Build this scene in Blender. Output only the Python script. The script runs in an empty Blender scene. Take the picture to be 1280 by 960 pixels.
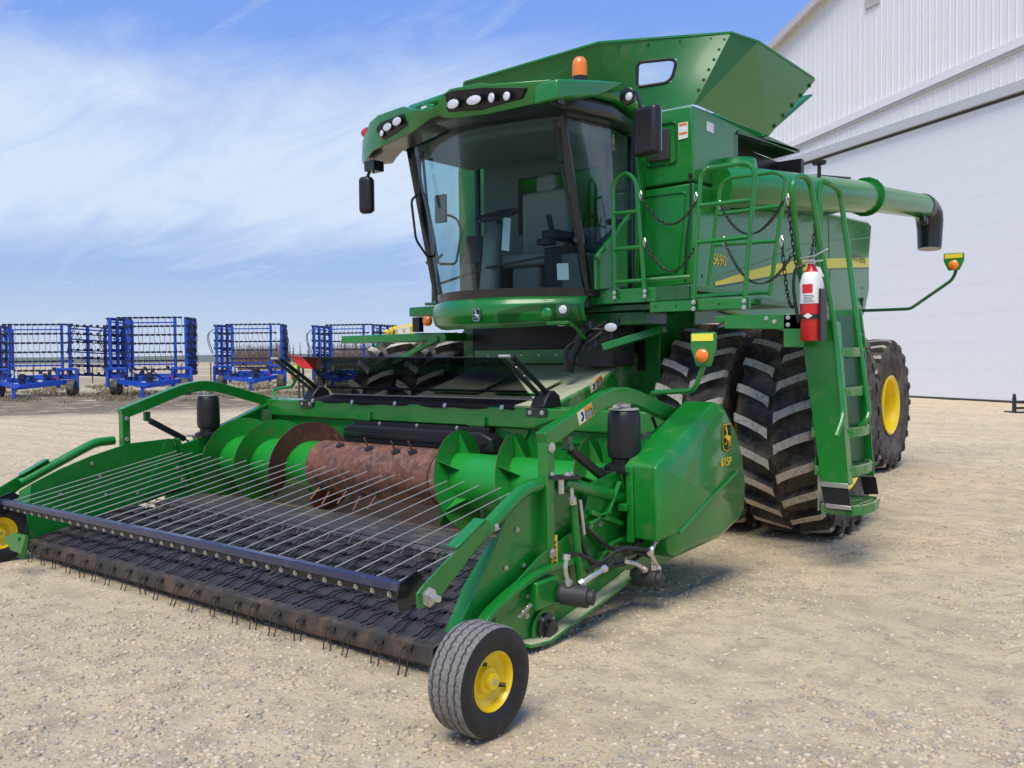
import bpy, bmesh, math, random
import numpy as np
from mathutils import Vector, Matrix, Euler, noise as mnoise
random.seed(7); np.random.seed(7)
R_ = math.radians
scn = bpy.context.scene
C = scn.collection
# ---------------------------------------------------------------- camera
CAM_LOC = Vector((0, 0, 1.65))
yaw, pitch, roll = R_(38.5), math.atan(34/1120), 0.010
F0 = Vector((-math.sin(yaw), math.cos(yaw), 0)); R0 = Vector((math.cos(yaw), math.sin(yaw), 0))
Fw = F0*math.cos(pitch) - Vector((0, 0, 1))*math.sin(pitch)
Up = R0.cross(Fw); Rt = R0*math.cos(roll) - Up*math.sin(roll); Up = Rt.cross(Fw)
cd = bpy.data.cameras.new('camera'); cam = bpy.data.objects.new('camera', cd); C.objects.link(cam)
m3 = Matrix((Rt, Up, -Fw)).transposed().to_4x4(); m3.translation = CAM_LOC
cam.matrix_world = m3
cd.sensor_width = 36; cd.lens = 1120/1280*36; cd.clip_start = .05; cd.clip_end = 6000
scn.camera = cam
scn.render.resolution_x = 1024; scn.render.resolution_y = 768
# ---------------------------------------------------------------- light
SUN = Vector((.13, -.44, .89)).normalized()
elev = math.asin(SUN.z); 
w = bpy.data.worlds.new('World'); scn.world = w; w.use_nodes = True
nt = w.node_tree; nt.nodes.clear()
def N(t, loc=None, **k):
    n = nt.nodes.new(t)
    for a, b in k.items(): setattr(n, a, b)
    return n
out = N('ShaderNodeOutputWorld'); bg = N('ShaderNodeBackground'); bg.inputs[1].default_value = .12
sky = N('ShaderNodeTexSky', sky_type='NISHITA', sun_disc=False)
sky.sun_elevation = elev; sky.sun_rotation = math.atan2(SUN.x, SUN.y); sky.air_density = 1.0; sky.dust_density = .6; sky.ozone_density = 2.2
tc = N('ShaderNodeTexCoord')
def vmath(op, a, b=None):
    n = N('ShaderNodeVectorMath', operation=op); nt.links.new(a, n.inputs[0])
    if b is not None:
        if isinstance(b, tuple): n.inputs[1].default_value = b
        else: nt.links.new(b, n.inputs[1])
    return n.outputs[0]
def fm(op, a, b=None, c=None, clamp=False):
    n = N('ShaderNodeMath', operation=op, use_clamp=clamp)
    for i, v in enumerate((a, b, c)):
        if v is None: continue
        if isinstance(v, (int, float)): n.inputs[i].default_value = v
        else: nt.links.new(v, n.inputs[i])
    return n.outputs[0]
def noise_(vec, scale, detail=6, rough=.55, dist=0):
    n = N('ShaderNodeTexNoise'); n.inputs['Scale'].default_value = scale; n.inputs['Detail'].default_value = detail
    n.inputs['Roughness'].default_value = rough; n.inputs['Distortion'].default_value = dist
    if vec is not None: nt.links.new(vec, n.inputs['Vector'])
    return n.outputs['Fac']
def ramp(v, stops):
    n = N('ShaderNodeValToRGB'); nt.links.new(v, n.inputs[0]); e = n.color_ramp.elements
    while len(e) < len(stops): e.new(.5)
    for i, (p, c) in enumerate(stops):
        e[i].position = p; e[i].color = (c, c, c, 1) if isinstance(c, (int, float)) else (*c, 1)
    return n.outputs[0]
def mix(f, a, b, typ='MIX'):
    n = N('ShaderNodeMix', data_type='RGBA', blend_type=typ)
    if isinstance(f, (int, float)): n.inputs[0].default_value = f
    else: nt.links.new(f, n.inputs[0])
    for i, v in ((6, a), (7, b)):
        if isinstance(v, tuple): n.inputs[i].default_value = (*v[:3], 1)
        else: nt.links.new(v, n.inputs[i])
    return n.outputs[2]
sx = N('ShaderNodeSeparateXYZ'); nt.links.new(tc.outputs['Generated'], sx.inputs[0])
zc = sx.outputs[2]
# cloud plane coordinates: direction / (z + .12)
den = fm('ADD', fm('MAXIMUM', zc, 0.0), .16)
cb = N('ShaderNodeCombineXYZ')
nt.links.new(fm('DIVIDE', sx.outputs[0], den), cb.inputs[0]); nt.links.new(fm('DIVIDE', sx.outputs[1], den), cb.inputs[1])
rotn = N('ShaderNodeMapping'); rotn.inputs['Rotation'].default_value = (0, 0, R_(38)); rotn.inputs['Scale'].default_value = (.55, 1.6, 1)
nt.links.new(cb.outputs[0], rotn.inputs[0])
big = noise_(rotn.outputs[0], .62, 5, .5, .7)
fine = noise_(rotn.outputs[0], 2.6, 9, .62, .9)
cov = fm('ADD', fm('MULTIPLY', big, .58), fm('MULTIPLY', fine, .42))
band = ramp(zc, [(0.0, .26), (.09, .26), (.17, .56), (.26, .50), (.36, .22), (.5, .12)])
band.node.color_ramp.interpolation = 'EASE'
cl = fm('ADD', cov, fm('SUBTRACT', band, .45))
cloud = ramp(cl, [(.36, 0.0), (.50, .38), (.66, .85)])
wisp = ramp(noise_(rotn.outputs[0], 1.7, 10, .68, 1.6), [(.57, 0.0), (.76, .5)])
cloud = fm('MAXIMUM', cloud, wisp)
blue = ramp(zc, [(0.0, (2.5, 3.0, 3.9)), (.09, (1.55, 2.2, 3.75)), (.20, (1.3, 2.1, 4.1)), (.42, (.80, 1.62, 4.25)), (1.0, (.65, 1.4, 4.0))])
col = mix(.88, sky.outputs[0], blue)
col = mix(cloud, col, (3.45, 3.95, 4.65))
nt.links.new(col, bg.inputs[0]); nt.links.new(bg.outputs[0], out.inputs[0])
sl = bpy.data.lights.new('sun', 'SUN'); sl.energy = 2.1; sl.angle = R_(34); sl.color = (1, .93, .80)
so = bpy.data.objects.new('sun', sl); C.objects.link(so); so.rotation_euler = SUN.to_track_quat('Z', 'Y').to_euler()
scn.view_settings.view_transform = 'Standard'; scn.view_settings.look = 'None'; scn.view_settings.exposure = 0.80; scn.view_settings.gamma = 1

# ---------------------------------------------------------------- helpers
ORG = Vector((0, 0, 0))
def V(*a): return Vector(a[0]) if len(a) == 1 else Vector(a)
STUFFY = ('bolt_row', 'strut_pin', 'wheel_nuts', 'label_print', 'belt_slat')   # many pieces too small to pick apart
def obj(name, bm, mats, parent=None, smooth=35, bevel=0, seg=2):
    """link bm as ONE mesh object; world coordinates are shifted to the thing's origin"""
    if not isinstance(mats, (list, tuple)): mats = [mats]
    if isinstance(bm, bmesh.types.BMesh):
        bmesh.ops.recalc_face_normals(bm, faces=bm.faces)
        me = bpy.data.meshes.new(name); bm.to_mesh(me); bm.free()
    else: me = bm
    if parent is not None: me.transform(Matrix.Translation(-ORG))
    for m in mats: me.materials.append(m)
    if smooth:
        me.shade_smooth(); me.set_sharp_from_angle(angle=R_(smooth))
    o = bpy.data.objects.new(name, me); C.objects.link(o)
    if parent is not None: o.parent = parent
    if parent is not None and name in STUFFY: o['kind'] = 'stuff'
    if bevel:
        b = o.modifiers.new('bevel', 'BEVEL'); b.width = bevel; b.segments = seg; b.limit_method = 'ANGLE'; b.angle_limit = R_(40); b.harden_normals = False
    return o
def tag(o, label=None, cat=None, group=None, kind=None):
    if label: o['label'] = label
    if cat: o['category'] = cat
    if group: o['group'] = group
    if kind: o['kind'] = kind
    return o
def thing(name, loc, label, cat, group=None):
    global ORG
    o = bpy.data.objects.new(name, None); C.objects.link(o); o.location = loc; o.empty_display_size = .3
    ORG = Vector(loc); return tag(o, label, cat, group)
def B(): return bmesh.new()
def box(bm, x0, x1, y0, y1, z0, z1, mi=0):
    v = [bm.verts.new((x, y, z)) for x in (x0, x1) for y in (y0, y1) for z in (z0, z1)]
    for f in ((0, 1, 3, 2), (4, 6, 7, 5), (0, 4, 5, 1), (2, 3, 7, 6), (0, 2, 6, 4), (1, 5, 7, 3)):
        bm.faces.new([v[i] for i in f]).material_index = mi
    return bm
def obox(bm, c, ax, ay, az, mi=0):
    """box centred c with half-axis vectors"""
    c, ax, ay, az = V(c), V(ax), V(ay), V(az)
    v = [bm.verts.new(c + ax*i + ay*j + az*k) for i in (-1, 1) for j in (-1, 1) for k in (-1, 1)]
    for f in ((0, 1, 3, 2), (4, 6, 7, 5), (0, 4, 5, 1), (2, 3, 7, 6), (0, 2, 6, 4), (1, 5, 7, 3)):
        bm.faces.new([v[i] for i in f]).material_index = mi
    return bm
def slab(bm, pts, th, mi=0):
    """polygon of 3D points thickened by vector th"""
    th = V(th); a = [bm.verts.new(V(p)) for p in pts]; b = [bm.verts.new(V(p)+th) for p in pts]
    n = len(a); bm.faces.new(a).material_index = mi; bm.faces.new(b[::-1]).material_index = mi
    for i in range(n): bm.faces.new((a[i], b[i], b[(i+1) % n], a[(i+1) % n])).material_index = mi
    return bm
def px(bm, poly, x0, x1, mi=0): return slab(bm, [(x0, y, z) for y, z in poly], (x1-x0, 0, 0), mi)
def py(bm, poly, y0, y1, mi=0): return slab(bm, [(x, y0, z) for x, z in poly], (0, y1-y0, 0), mi)
def pz(bm, poly, z0, z1, mi=0): return slab(bm, [(x, y, z0) for x, y in poly], (0, 0, z1-z0), mi)
def fillet(pts, r, n=5):
    pts = [V(p) for p in pts]; o = [pts[0]]
    for i in range(1, len(pts)-1):
        p, a, b = pts[i], pts[i-1]-pts[i], pts[i+1]-pts[i]
        rr = min(r, a.length*.45, b.length*.45); s = p + a.normalized()*rr; e = p + b.normalized()*rr
        for k in range(n+1):
            t = k/n; o.append(s*(1-t)**2 + p*2*t*(1-t) + e*t*t)
    o.append(pts[-1]); return o
def frames(pts):
    T = []
    for i in range(len(pts)):
        a = pts[max(0, i-1)]; b = pts[min(len(pts)-1, i+1)]; T.append((b-a).normalized())
    up = V(0, 0, 1) if abs(T[0].z) < .9 else V(0, 1, 0)
    n = (up - T[0]*up.dot(T[0])).normalized(); out = []
    for t in T:
        n = (n - t*n.dot(t)).normalized(); out.append((t, n, t.cross(n)))
    return out
def tube(bm, pts, r, n=10, fil=0, mi=0, closed=False, cap=True):
    pts = [V(p) for p in pts]
    if fil: pts = fillet(pts, fil)
    fr = frames(pts); rings = []
    for i, (p, (t, a, b)) in enumerate(zip(pts, fr)):
        rr = r[i] if isinstance(r, (list, tuple)) else r
        rings.append([bm.verts.new(p + (a*math.cos(k*2*math.pi/n) + b*math.sin(k*2*math.pi/n))*rr) for k in range(n)])
    for i in range(len(rings)-1):
        for k in range(n):
            bm.faces.new((rings[i][k], rings[i][(k+1) % n], rings[i+1][(k+1) % n], rings[i+1][k])).material_index = mi
    if cap:
        bm.faces.new(rings[0][::-1]).material_index = mi; bm.faces.new(rings[-1]).material_index = mi
    return bm
def bar(bm, pts, w, h, side=(1, 0, 0), fil=0, mi=0):
    """rectangular bar along pts: w along 'side', h across"""
    pts = [V(p) for p in pts]
    if fil: pts = fillet(pts, fil, 4)
    s = V(side).normalized(); rings = []
    for i, p in enumerate(pts):
        a = pts[max(0, i-1)]; b = pts[min(len(pts)-1, i+1)]; t = (b-a).normalized(); n = t.cross(s).normalized()
        rings.append([bm.verts.new(p + s*(i1*w/2) + n*(j1*h/2)) for i1, j1 in ((-1, -1), (1, -1), (1, 1), (-1, 1))])
    for i in range(len(rings)-1):
        for k in range(4):
            bm.faces.new((rings[i][k], rings[i][(k+1) % 4], rings[i+1][(k+1) % 4], rings[i+1][k])).material_index = mi
    bm.faces.new(rings[0][::-1]).material_index = mi; bm.faces.new(rings[-1]).material_index = mi
    return bm
def lathe(bm, prof, c, ax, n=32, mi=0, cap=True, a0=0, a1=2*math.pi):
    """prof: list of (t along axis, radius[, material])"""
    c, ax = V(c), V(ax).normalized(); up = V(0, 0, 1) if abs(ax.z) < .9 else V(0, 1, 0)
    u = (up - ax*up.dot(ax)).normalized(); v = ax.cross(u); rings = []
    full = abs(a1-a0-2*math.pi) < 1e-4; m = n if full else n+1
    for q in prof:
        t, r = q[0], max(q[1], 1e-4)
        rings.append([bm.verts.new(c + ax*t + (u*math.cos(a0+(a1-a0)*k/n) + v*math.sin(a0+(a1-a0)*k/n))*r) for k in range(m)])
    for i in range(len(prof)-1):
        mm = prof[i][2] if len(prof[i]) > 2 else mi
        for k in range(n):
            bm.faces.new((rings[i][k], rings[i][(k+1) % m], rings[i+1][(k+1) % m], rings[i+1][k])).material_index = mm
    if cap and full:
        bm.faces.new(rings[0][::-1]).material_index = mi; bm.faces.new(rings[-1]).material_index = mi
    return bm
def cyl(bm, a, b, r, n=14, mi=0):
    a, b = V(a), V(b); return lathe(bm, [(0, r), ((b-a).length, r)], a, b-a, n, mi)
def bolts(bm, pts, ax, r=.011, h=.008, mi=0):
    for p in pts: lathe(bm, [(0, r*1.5), (h*.35, r*1.5), (h*.36, r), (h, r*.9)], p, ax, 6, mi)
    return bm
def lerp(a, b, t): return V(a)*(1-t) + V(b)*t
def text(s, size, origin, xdir, ydir, material, name, parent, ext=.0015, font_bold=0, spacing=1.0, shear=0):
    cu = bpy.data.curves.new('t', 'FONT'); cu.body = s; cu.size = size; cu.extrude = ext; cu.offset = size*.012*font_bold; cu.space_character = spacing; cu.shear = shear
    to = bpy.data.objects.new('t', cu); C.objects.link(to)
    me = bpy.data.meshes.new_from_object(to.evaluated_get(bpy.context.evaluated_depsgraph_get()))
    bpy.data.objects.remove(to); bpy.data.curves.remove(cu)
    x, y = V(xdir).normalized(), V(ydir).normalized(); z = x.cross(y)
    M = Matrix((x, y, z)).transposed().to_4x4(); M.translation = V(origin); me.transform(M)
    return obj(name, me, material, parent, smooth=0)

# ---------------------------------------------------------------- materials
def mat(name, color, rough=.5, metal=0, coat=0, spec=.5, dirt=None, bump=None, vary=0, dust_up=0, col2=None, tex=None):
    """dirt=(colour, amount 0-1, scale, extra roughness); bump=(scale, strength, distance); tex = function(col, coord) -> col"""
    global nt
    m = bpy.data.materials.new(name); m.use_nodes = True; nt = m.node_tree; b = nt.nodes['Principled BSDF']
    b.inputs['Roughness'].default_value = rough; b.inputs['Metallic'].default_value = metal
    b.inputs['Coat Weight'].default_value = coat; b.inputs['Coat Roughness'].default_value = .12; b.inputs['Specular IOR Level'].default_value = spec
    b.inputs['Base Color'].default_value = (*color, 1)
    if not (dirt or bump or vary or dust_up or tex): return m
    g = N('ShaderNodeNewGeometry'); co = g.outputs['Position']
    c = N('ShaderNodeRGB'); c.outputs[0].default_value = (*color, 1); col = c.outputs[0]; rr = None
    if col2: col = mix(ramp(noise_(co, col2[1], 6, .6), [(.42, 0.), (.62, 1.)]), col, col2[0])
    if vary:
        n = ramp(noise_(co, 3.1, 6, .6), [(.25, 1-vary), (.75, 1+vary)]); col = mix(1., col, n, 'MULTIPLY')
    if tex: col = tex(col, co)
    if dirt:
        n = noise_(co, dirt[2], 8, .68)
        fac = ramp(n, [(.62-.35*dirt[1], 0.), (.80-.25*dirt[1], min(1, .25+dirt[1]))])
        if dust_up:
            s = N('ShaderNodeSeparateXYZ'); nt.links.new(g.outputs['Normal'], s.inputs[0])
            upf = ramp(s.outputs[2], [(.55, 0.), (.95, dust_up)])
            fac = fm('MAXIMUM', fac, fm('MULTIPLY', upf, fm('ADD', noise_(co, 9, 6, .7), .35)), clamp=True)
        col = mix(fac, col, dirt[0]); rr = fm('ADD', fm('MULTIPLY', fac, dirt[3] if len(dirt) > 3 else .4), rough, clamp=True)
        nt.links.new(rr, b.inputs['Roughness'])
        if coat: nt.links.new(fm('MULTIPLY', fm('SUBTRACT', 1., fac), coat), b.inputs['Coat Weight'])
    nt.links.new(col, b.inputs['Base Color'])
    if bump:
        bn = N('ShaderNodeBump'); bn.inputs['Strength'].default_value = bump[1]; bn.inputs['Distance'].default_value = bump[2]
        nt.links.new(noise_(co, bump[0], 6, .6), bn.inputs['Height']); nt.links.new(bn.outputs[0], b.inputs['Normal'])
    return m
DUST = (.42, .34, .24)
M = {}
M['green'] = mat('green_paint', (.005, .195, .018), .32, 0, .5, dirt=((.17, .21, .10), .20, 7.5, .3), vary=.10, bump=(2.2, .12, .02))
M['green_dusty'] = mat('dusty_green_paint', (.010, .21, .022), .42, 0, .25, dirt=((.50, .48, .33), .38, 4.5, .35), dust_up=.95, vary=.08)
M['green_dark'] = mat('dark_green_paint', (.006, .10, .016), .35, 0, .3, dirt=((.16, .17, .10), .2, 3.5, .3), vary=.1)
M['green_gloss'] = mat('glossy_green_panel', (.009, .20, .024), .26, 0, .4, dirt=((.2, .24, .14), .04, 1.1, .3), vary=.04, bump=(.9, .12, .03))
M['green_ext_shaded'] = mat('green_extension_shaded', (.005, .135, .014), .36, 0, .12, dirt=((.16, .2, .10), .15, 3, .3), vary=.08)  # darker, duller green copy; shade on the forward-leaning tank panels put into the colour
M['yellow'] = mat('yellow_paint', (.93, .66, .01), .35, 0, .4, dirt=((.45, .33, .1), .12, 7, .35), vary=.05)
M['stripe'] = mat('yellow_decal', (.86, .74, .03), .35)
M['black'] = mat('black_plastic', (.012, .012, .013), .42, bump=(90, .15, .002))
M['flap'] = mat('rubber_flap', (.018, .018, .018), .75, spec=.25, bump=(40, .3, .004))
M['blackpaint'] = mat('black_paint', (.010, .011, .012), .28, 0, .3, dirt=((.15, .13, .10), .12, 9, .4))
M['rubber'] = mat('tyre_rubber', (.032, .028, .024), .8, dirt=((.20, .165, .125), .6, 4.5, .15), bump=(60, .25, .004))
M['lugtop'] = mat('dusty_lug_top', (.58, .52, .42), .9, dirt=((.09, .08, .065), .42, 30, .0), bump=(120, .4, .004))
M['treadgrey'] = mat('dusty_grey_tread', (.23, .215, .195), .9, dirt=((.06, .055, .05), .55, 70, .0), bump=(130, .5, .004))
M['hose'] = mat('black_hose', (.015, .015, .016), .5, dirt=((.14, .12, .10), .2, 14, .3))
M['belt'] = mat('pickup_belt_rubber', (.036, .034, .032), .62, dirt=((.14, .115, .09), .28, 5, .2), bump=(50, .3, .003))
M['belt2'] = mat('transfer_belt_rubber', (.055, .054, .056), .6, dirt=((.26, .21, .15), .30, 3.2, .2), bump=(40, .2, .003))
M['apron'] = mat('dusty_front_roller', (.062, .055, .042), .75, dirt=((.24, .14, .085), .42, 6.5, .2), bump=(40, .5, .006), vary=.3)
M['tine'] = mat('black_tine', (.012, .011, .011), .4)
M['tinesteel'] = mat('worn_tine_steel', (.06, .05, .042), .55, .5, dirt=((.17, .10, .06), .3, 20))
M['rod'] = mat('bare_steel_rod', (.50, .49, .45), .5, .4)
M['steel'] = mat('zinc_steel', (.62, .60, .54), .36, .85, dirt=((.34, .24, .12), .18, 30))
M['chrome'] = mat('chrome', (.8, .8, .8), .12, 1)
M['navy'] = mat('navy_bar_paint', (.022, .030, .080), .34, .1, .4, dirt=((.2, .19, .2), .22, 8, .3))
M['pan'] = mat('dusty_pan_steel', (.52, .39, .25), .8, dirt=((.20, .14, .09), .25, 8, .0), bump=(30, .2, .004), vary=.15)
M['rustdrum'] = mat('worn_rusty_drum', (.20, .078, .040), .55, .2, dirt=((.36, .21, .14), .42, 16, .1), bump=(60, .6, .004), vary=.4, col2=((.09, .045, .032), 5.5))
M['rustflight'] = mat('rusty_flight', (.115, .040, .025), .6, .25, dirt=((.22, .10, .07), .35, 14, .1), vary=.25)
def wear(col, co):
    s = N('ShaderNodeSeparateXYZ'); nt.links.new(co, s.inputs[0])
    d = fm('ABSOLUTE', fm('ADD', s.outputs[0], 5.45))
    f = ramp(fm('SUBTRACT', fm('ADD', fm('MULTIPLY', noise_(co, 5.5, 5, .6), .5), .55), d), [(-.0+.0, 0.), (.04, 1.)])
    spots = ramp(noise_(co, 4.2, 2, .4, .3), [(.66, 0.), (.69, 1.)])
    f = fm('MULTIPLY', f, fm('SUBTRACT', 1., spots), clamp=True)
    rust = mix(ramp(noise_(co, 24, 8, .7), [(.35, 0.), (.65, 1.)]), (.12, .055, .036), (.30, .165, .115))
    return mix(f, col, rust)
M['augertube'] = mat('auger_green_worn_to_rust', (.010, .27, .026), .38, 0, .2, tex=wear, bump=(40, .1, .003))
M['flight'] = mat('auger_flight_green', (.012, .25, .026), .4, 0, .2, dirt=((.15, .065, .035), .34, 5))
M['orange'] = mat('amber_lens', (.95, .22, .01), .25, 0, .5)
M['red'] = mat('red_paint', (.62, .012, .012), .3, 0, .4)
M['white'] = mat('white_label', (.78, .78, .75), .5, dirt=((.25, .22, .2), .1, 40))
M['lens'] = mat('lamp_glass', (.80, .81, .82), .25, .2, .5, bump=(160, .9, .006), dirt=((.35, .36, .37), .5, 60, .0))
M['interior'] = mat('cab_grey_trim', (.17, .172, .155), .65, bump=(70, .2, .003))
M['interior_l'] = mat('cab_light_trim', (.36, .35, .31), .7)
M['interior_d'] = mat('cab_dark_trim', (.035, .037, .038), .6)
M['cable'] = mat('dark_chain_steel', (.06, .055, .05), .45, .7)
M['blue'] = mat('blue_implement_paint', (.006, .075, .50), .42, 0, .15, dirt=((.15, .16, .22), .18, 2), vary=.1)
M['bluedark'] = mat('dark_harrow_steel', (.014, .018, .05), .55)
M['decal_y'] = mat('decal_yellow', (.9, .62, .03), .4)
M['decal_o'] = mat('decal_orange', (.85, .22, .02), .4)
M['decal_k'] = mat('decal_black', (.008, .008, .008), .4)
M['reflect_y'] = mat('yellow_reflector', (.9, .82, .06), .3, 0, .3)
def glass(name, tint, rough=.02, f0=.08, refl=1.0, k=1.):
    global nt
    m = bpy.data.materials.new(name); m.use_nodes = True; nt = m.node_tree; nt.nodes.clear()
    o = N('ShaderNodeOutputMaterial'); t = N('ShaderNodeBsdfTransparent'); t.inputs[0].default_value = (*tint, 1)
    g = N('ShaderNodeBsdfGlossy'); g.inputs['Roughness'].default_value = rough; g.inputs[0].default_value = (refl, refl, refl, 1)
    fr = N('ShaderNodeFresnel'); fr.inputs[0].default_value = 1.5
    mx = N('ShaderNodeMixShader'); nt.links.new(fm('MULTIPLY', fm('ADD', fr.outputs[0], f0-.04, clamp=True), k), mx.inputs[0])
    nt.links.new(t.outputs[0], mx.inputs[1]); nt.links.new(g.outputs[0], mx.inputs[2]); nt.links.new(mx.outputs[0], o.inputs[0]); return m
M['glass'] = glass('tinted_cab_glass', (.58, .77, .80), f0=.05, k=.12)
M['clear'] = glass('clear_window_pane', (.93, .95, .96), f0=.05)
M['smoke'] = glass('smoked_polycarbonate', (.47, .48, .49), .05, .045, .6, .45)
# ================================================================ THE GROUND
nt = None
def ground_mat():
    global nt
    m = bpy.data.materials.new('packed_gravel'); m.use_nodes = True; nt = m.node_tree; b = nt.nodes['Principled BSDF']
    g = N('ShaderNodeNewGeometry'); co = g.outputs['Position']
    b.inputs['Roughness'].default_value = .93; b.inputs['Specular IOR Level'].default_value = .25
    patch = noise_(co, .55, 7, .62, .4); midn = noise_(co, 4.5, 8, .66); fine = noise_(co, 34, 10, .78)
    mp = N('ShaderNodeMapping'); mp.inputs['Rotation'].default_value = (0, 0, R_(18)); mp.inputs['Scale'].default_value = (.25, 2.1, 1); nt.links.new(co, mp.inputs[0])
    streak = noise_(mp.outputs[0], .8, 6, .6, .3)
    col = mix(ramp(patch, [(.30, 0.), (.70, 1.)]), (.63, .495, .30), (.52, .43, .285))
    col = mix(ramp(streak, [(.36, 0.), (.58, .9)]), col, (.71, .57, .355))
    col = mix(ramp(midn, [(.36, .65), (.54, 0.)]), col, (.38, .31, .21))
    col = mix(ramp(fine, [(.33, .85), (.48, 0.)]), col, (.26, .215, .15))
    col = mix(ramp(fine, [(.57, 0.), (.72, .7)]), col, (.72, .62, .46))
    vor = N('ShaderNodeTexVoronoi'); vor.inputs['Scale'].default_value = 42; nt.links.new(co, vor.inputs['Vector'])
    peb = ramp(vor.outputs['Distance'], [(.12, 1.), (.40, 0.)])
    vsel = N('ShaderNodeSeparateXYZ'); nt.links.new(vor.outputs['Color'], vsel.inputs[0])
    pm = fm('MULTIPLY', peb, ramp(vsel.outputs[0], [(.45, 0.), (.62, .7)]))
    pm = fm('MULTIPLY', pm, ramp(noise_(co, 1.3, 5, .6), [(.38, .15), (.6, 1.)]))
    pcol = mix(vsel.outputs[1], (.42, .37, .30), (.74, .65, .50))
    col = mix(pm, col, pcol)
    # wheel tracks pressed into the yard: shallow bands with lug marks
    def dotv(v): n_ = N('ShaderNodeVectorMath', operation='DOT_PRODUCT'); nt.links.new(co, n_.inputs[0]); n_.inputs[1].default_value = v; return n_.outputs['Value']
    wob = fm('MULTIPLY', noise_(co, .16, 2, .5), 1.6); tracks = None; lug = None
    for (nv, tv, offs) in ((F0*.98+R0*.17, R0*.98-F0*.17, (11.2, 13.2, 17.4, 19.6, 25.5, 27.7)), (R0*.93-F0*.36, F0*.93+R0*.36, (.95, 2.9, 5.6))):
        u = fm('ADD', dotv(nv), wob); tt = dotv(tv)
        for o_ in offs:
            dd = fm('ABSOLUTE', fm('SUBTRACT', u, o_ + .8)); b_ = ramp(dd, [(.22, 1.), (.30, 0.)])
            ch = fm('SINE', fm('MULTIPLY', fm('ADD', tt, fm('MULTIPLY', dd, .8)), 30.)); lg = fm('MULTIPLY', b_, ramp(ch, [(.2, 0.), (.6, 1.)]))
            tracks = b_ if tracks is None else fm('MAXIMUM', tracks, b_); lug = lg if lug is None else fm('MAXIMUM', lug, lg)
    brk = ramp(noise_(co, .9, 5, .65), [(.40, .0), (.58, 1.)]); tracks = fm('MULTIPLY', tracks, brk); lug = fm('MULTIPLY', lug, brk)
    col = mix(fm('MULTIPLY', tracks, .45), col, (.74, .60, .385)); col = mix(fm('MULTIPLY', lug, .38), col, (.40, .315, .20))
    # far off the yard turns to dull field
    sp = N('ShaderNodeSeparateXYZ'); nt.links.new(co, sp.inputs[0])
    dist = N('ShaderNodeVectorMath', operation='LENGTH'); nt.links.new(co, dist.inputs[0])
    dl = fm('ADD', dist.outputs['Value'], fm('MULTIPLY', noise_(co, .05, 4, .6), 24))
    fld = mix(ramp(noise_(co, .02, 4, .5), [(.4, 0.), (.6, 1.)]), (.52, .42, .26), (.36, .29, .17))
    s1 = N('ShaderNodeMapRange'); s1.inputs[1].default_value = 62; s1.inputs[2].default_value = 80; nt.links.new(dl, s1.inputs[0])
    col = mix(s1.outputs[0], col, fld)
    # weedy dark strip where the implements stand
    s2 = N('ShaderNodeMapRange'); s2.inputs[1].default_value = 42; s2.inputs[2].default_value = 46; nt.links.new(dl, s2.inputs[0])
    s3 = N('ShaderNodeMapRange'); s3.inputs[1].default_value = 68; s3.inputs[2].default_value = 60; nt.links.new(dl, s3.inputs[0])
    left = N('ShaderNodeMapRange'); left.inputs[1].default_value = -22; left.inputs[2].default_value = -27; nt.links.new(sp.outputs[0], left.inputs[0])
    strip = fm('MULTIPLY', fm('MULTIPLY', s2.outputs[0], s3.outputs[0]), fm('MULTIPLY', left.outputs[0], ramp(noise_(co, .9, 6, .7), [(.32, 0.), (.48, .95)])))
    col = mix(strip, col, (.17, .135, .085))
    nt.links.new(col, b.inputs['Base Color'])
    h = fm('ADD', fm('MULTIPLY', fine, .020), fm('MULTIPLY', pm, .012)); h = fm('ADD', h, fm('MULTIPLY', midn, .045)); h = fm('SUBTRACT', h, fm('ADD', fm('MULTIPLY', tracks, .010), fm('MULTIPLY', lug, .012)))
    bn = N('ShaderNodeBump'); bn.inputs['Strength'].default_value = .8; bn.inputs['Distance'].default_value = 1.; nt.links.new(h, bn.inputs['Height']); nt.links.new(bn.outputs[0], b.inputs['Normal'])
    return m
M['ground'] = ground_mat()
def gh(x, y):
    d = math.hypot(x, y)
    if d > 60: return 0
    f = 1 - max(0, (d-45)/15)
    return f*(mnoise.noise((x*.9, y*.9, 0))*.016 + mnoise.noise((x*3.1, y*3.1, 5))*.010 + mnoise.noise((x*8, y*8, 9))*.006)
def make_ground():
    a = F0.to_2d(); r = R0.to_2d()
    xs = [-3000, -1200, -500, -220, -120, -70, -45] + [-30+i*.75 for i in range(20)] + [-15+i*.14 for i in range(172)] + [9.08+i*.8 for i in range(15)] + [35, 70, 150, 400, 1500, 3000]
    ys = [-400, -60, -10, -2, 0] + [.5+i*.13 for i in range(124)] + [16.62+i*.5 for i in range(45)] + [45, 55, 70, 100, 160, 300, 700, 1500, 3200]
    bm = B(); g = []
    for y in ys:
        row = []
        for x in xs:
            q = r*x + a*y; row.append(bm.verts.new((q.x, q.y, gh(q.x, q.y))))
        g.append(row)
    for j in range(len(ys)-1):
        for i in range(len(xs)-1): bm.faces.new((g[j][i], g[j][i+1], g[j+1][i+1], g[j+1][i]))
    o = obj('ground', bm, M['ground'], smooth=0); o.data.shade_smooth(); tag(o, kind='structure')
make_ground()
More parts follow.
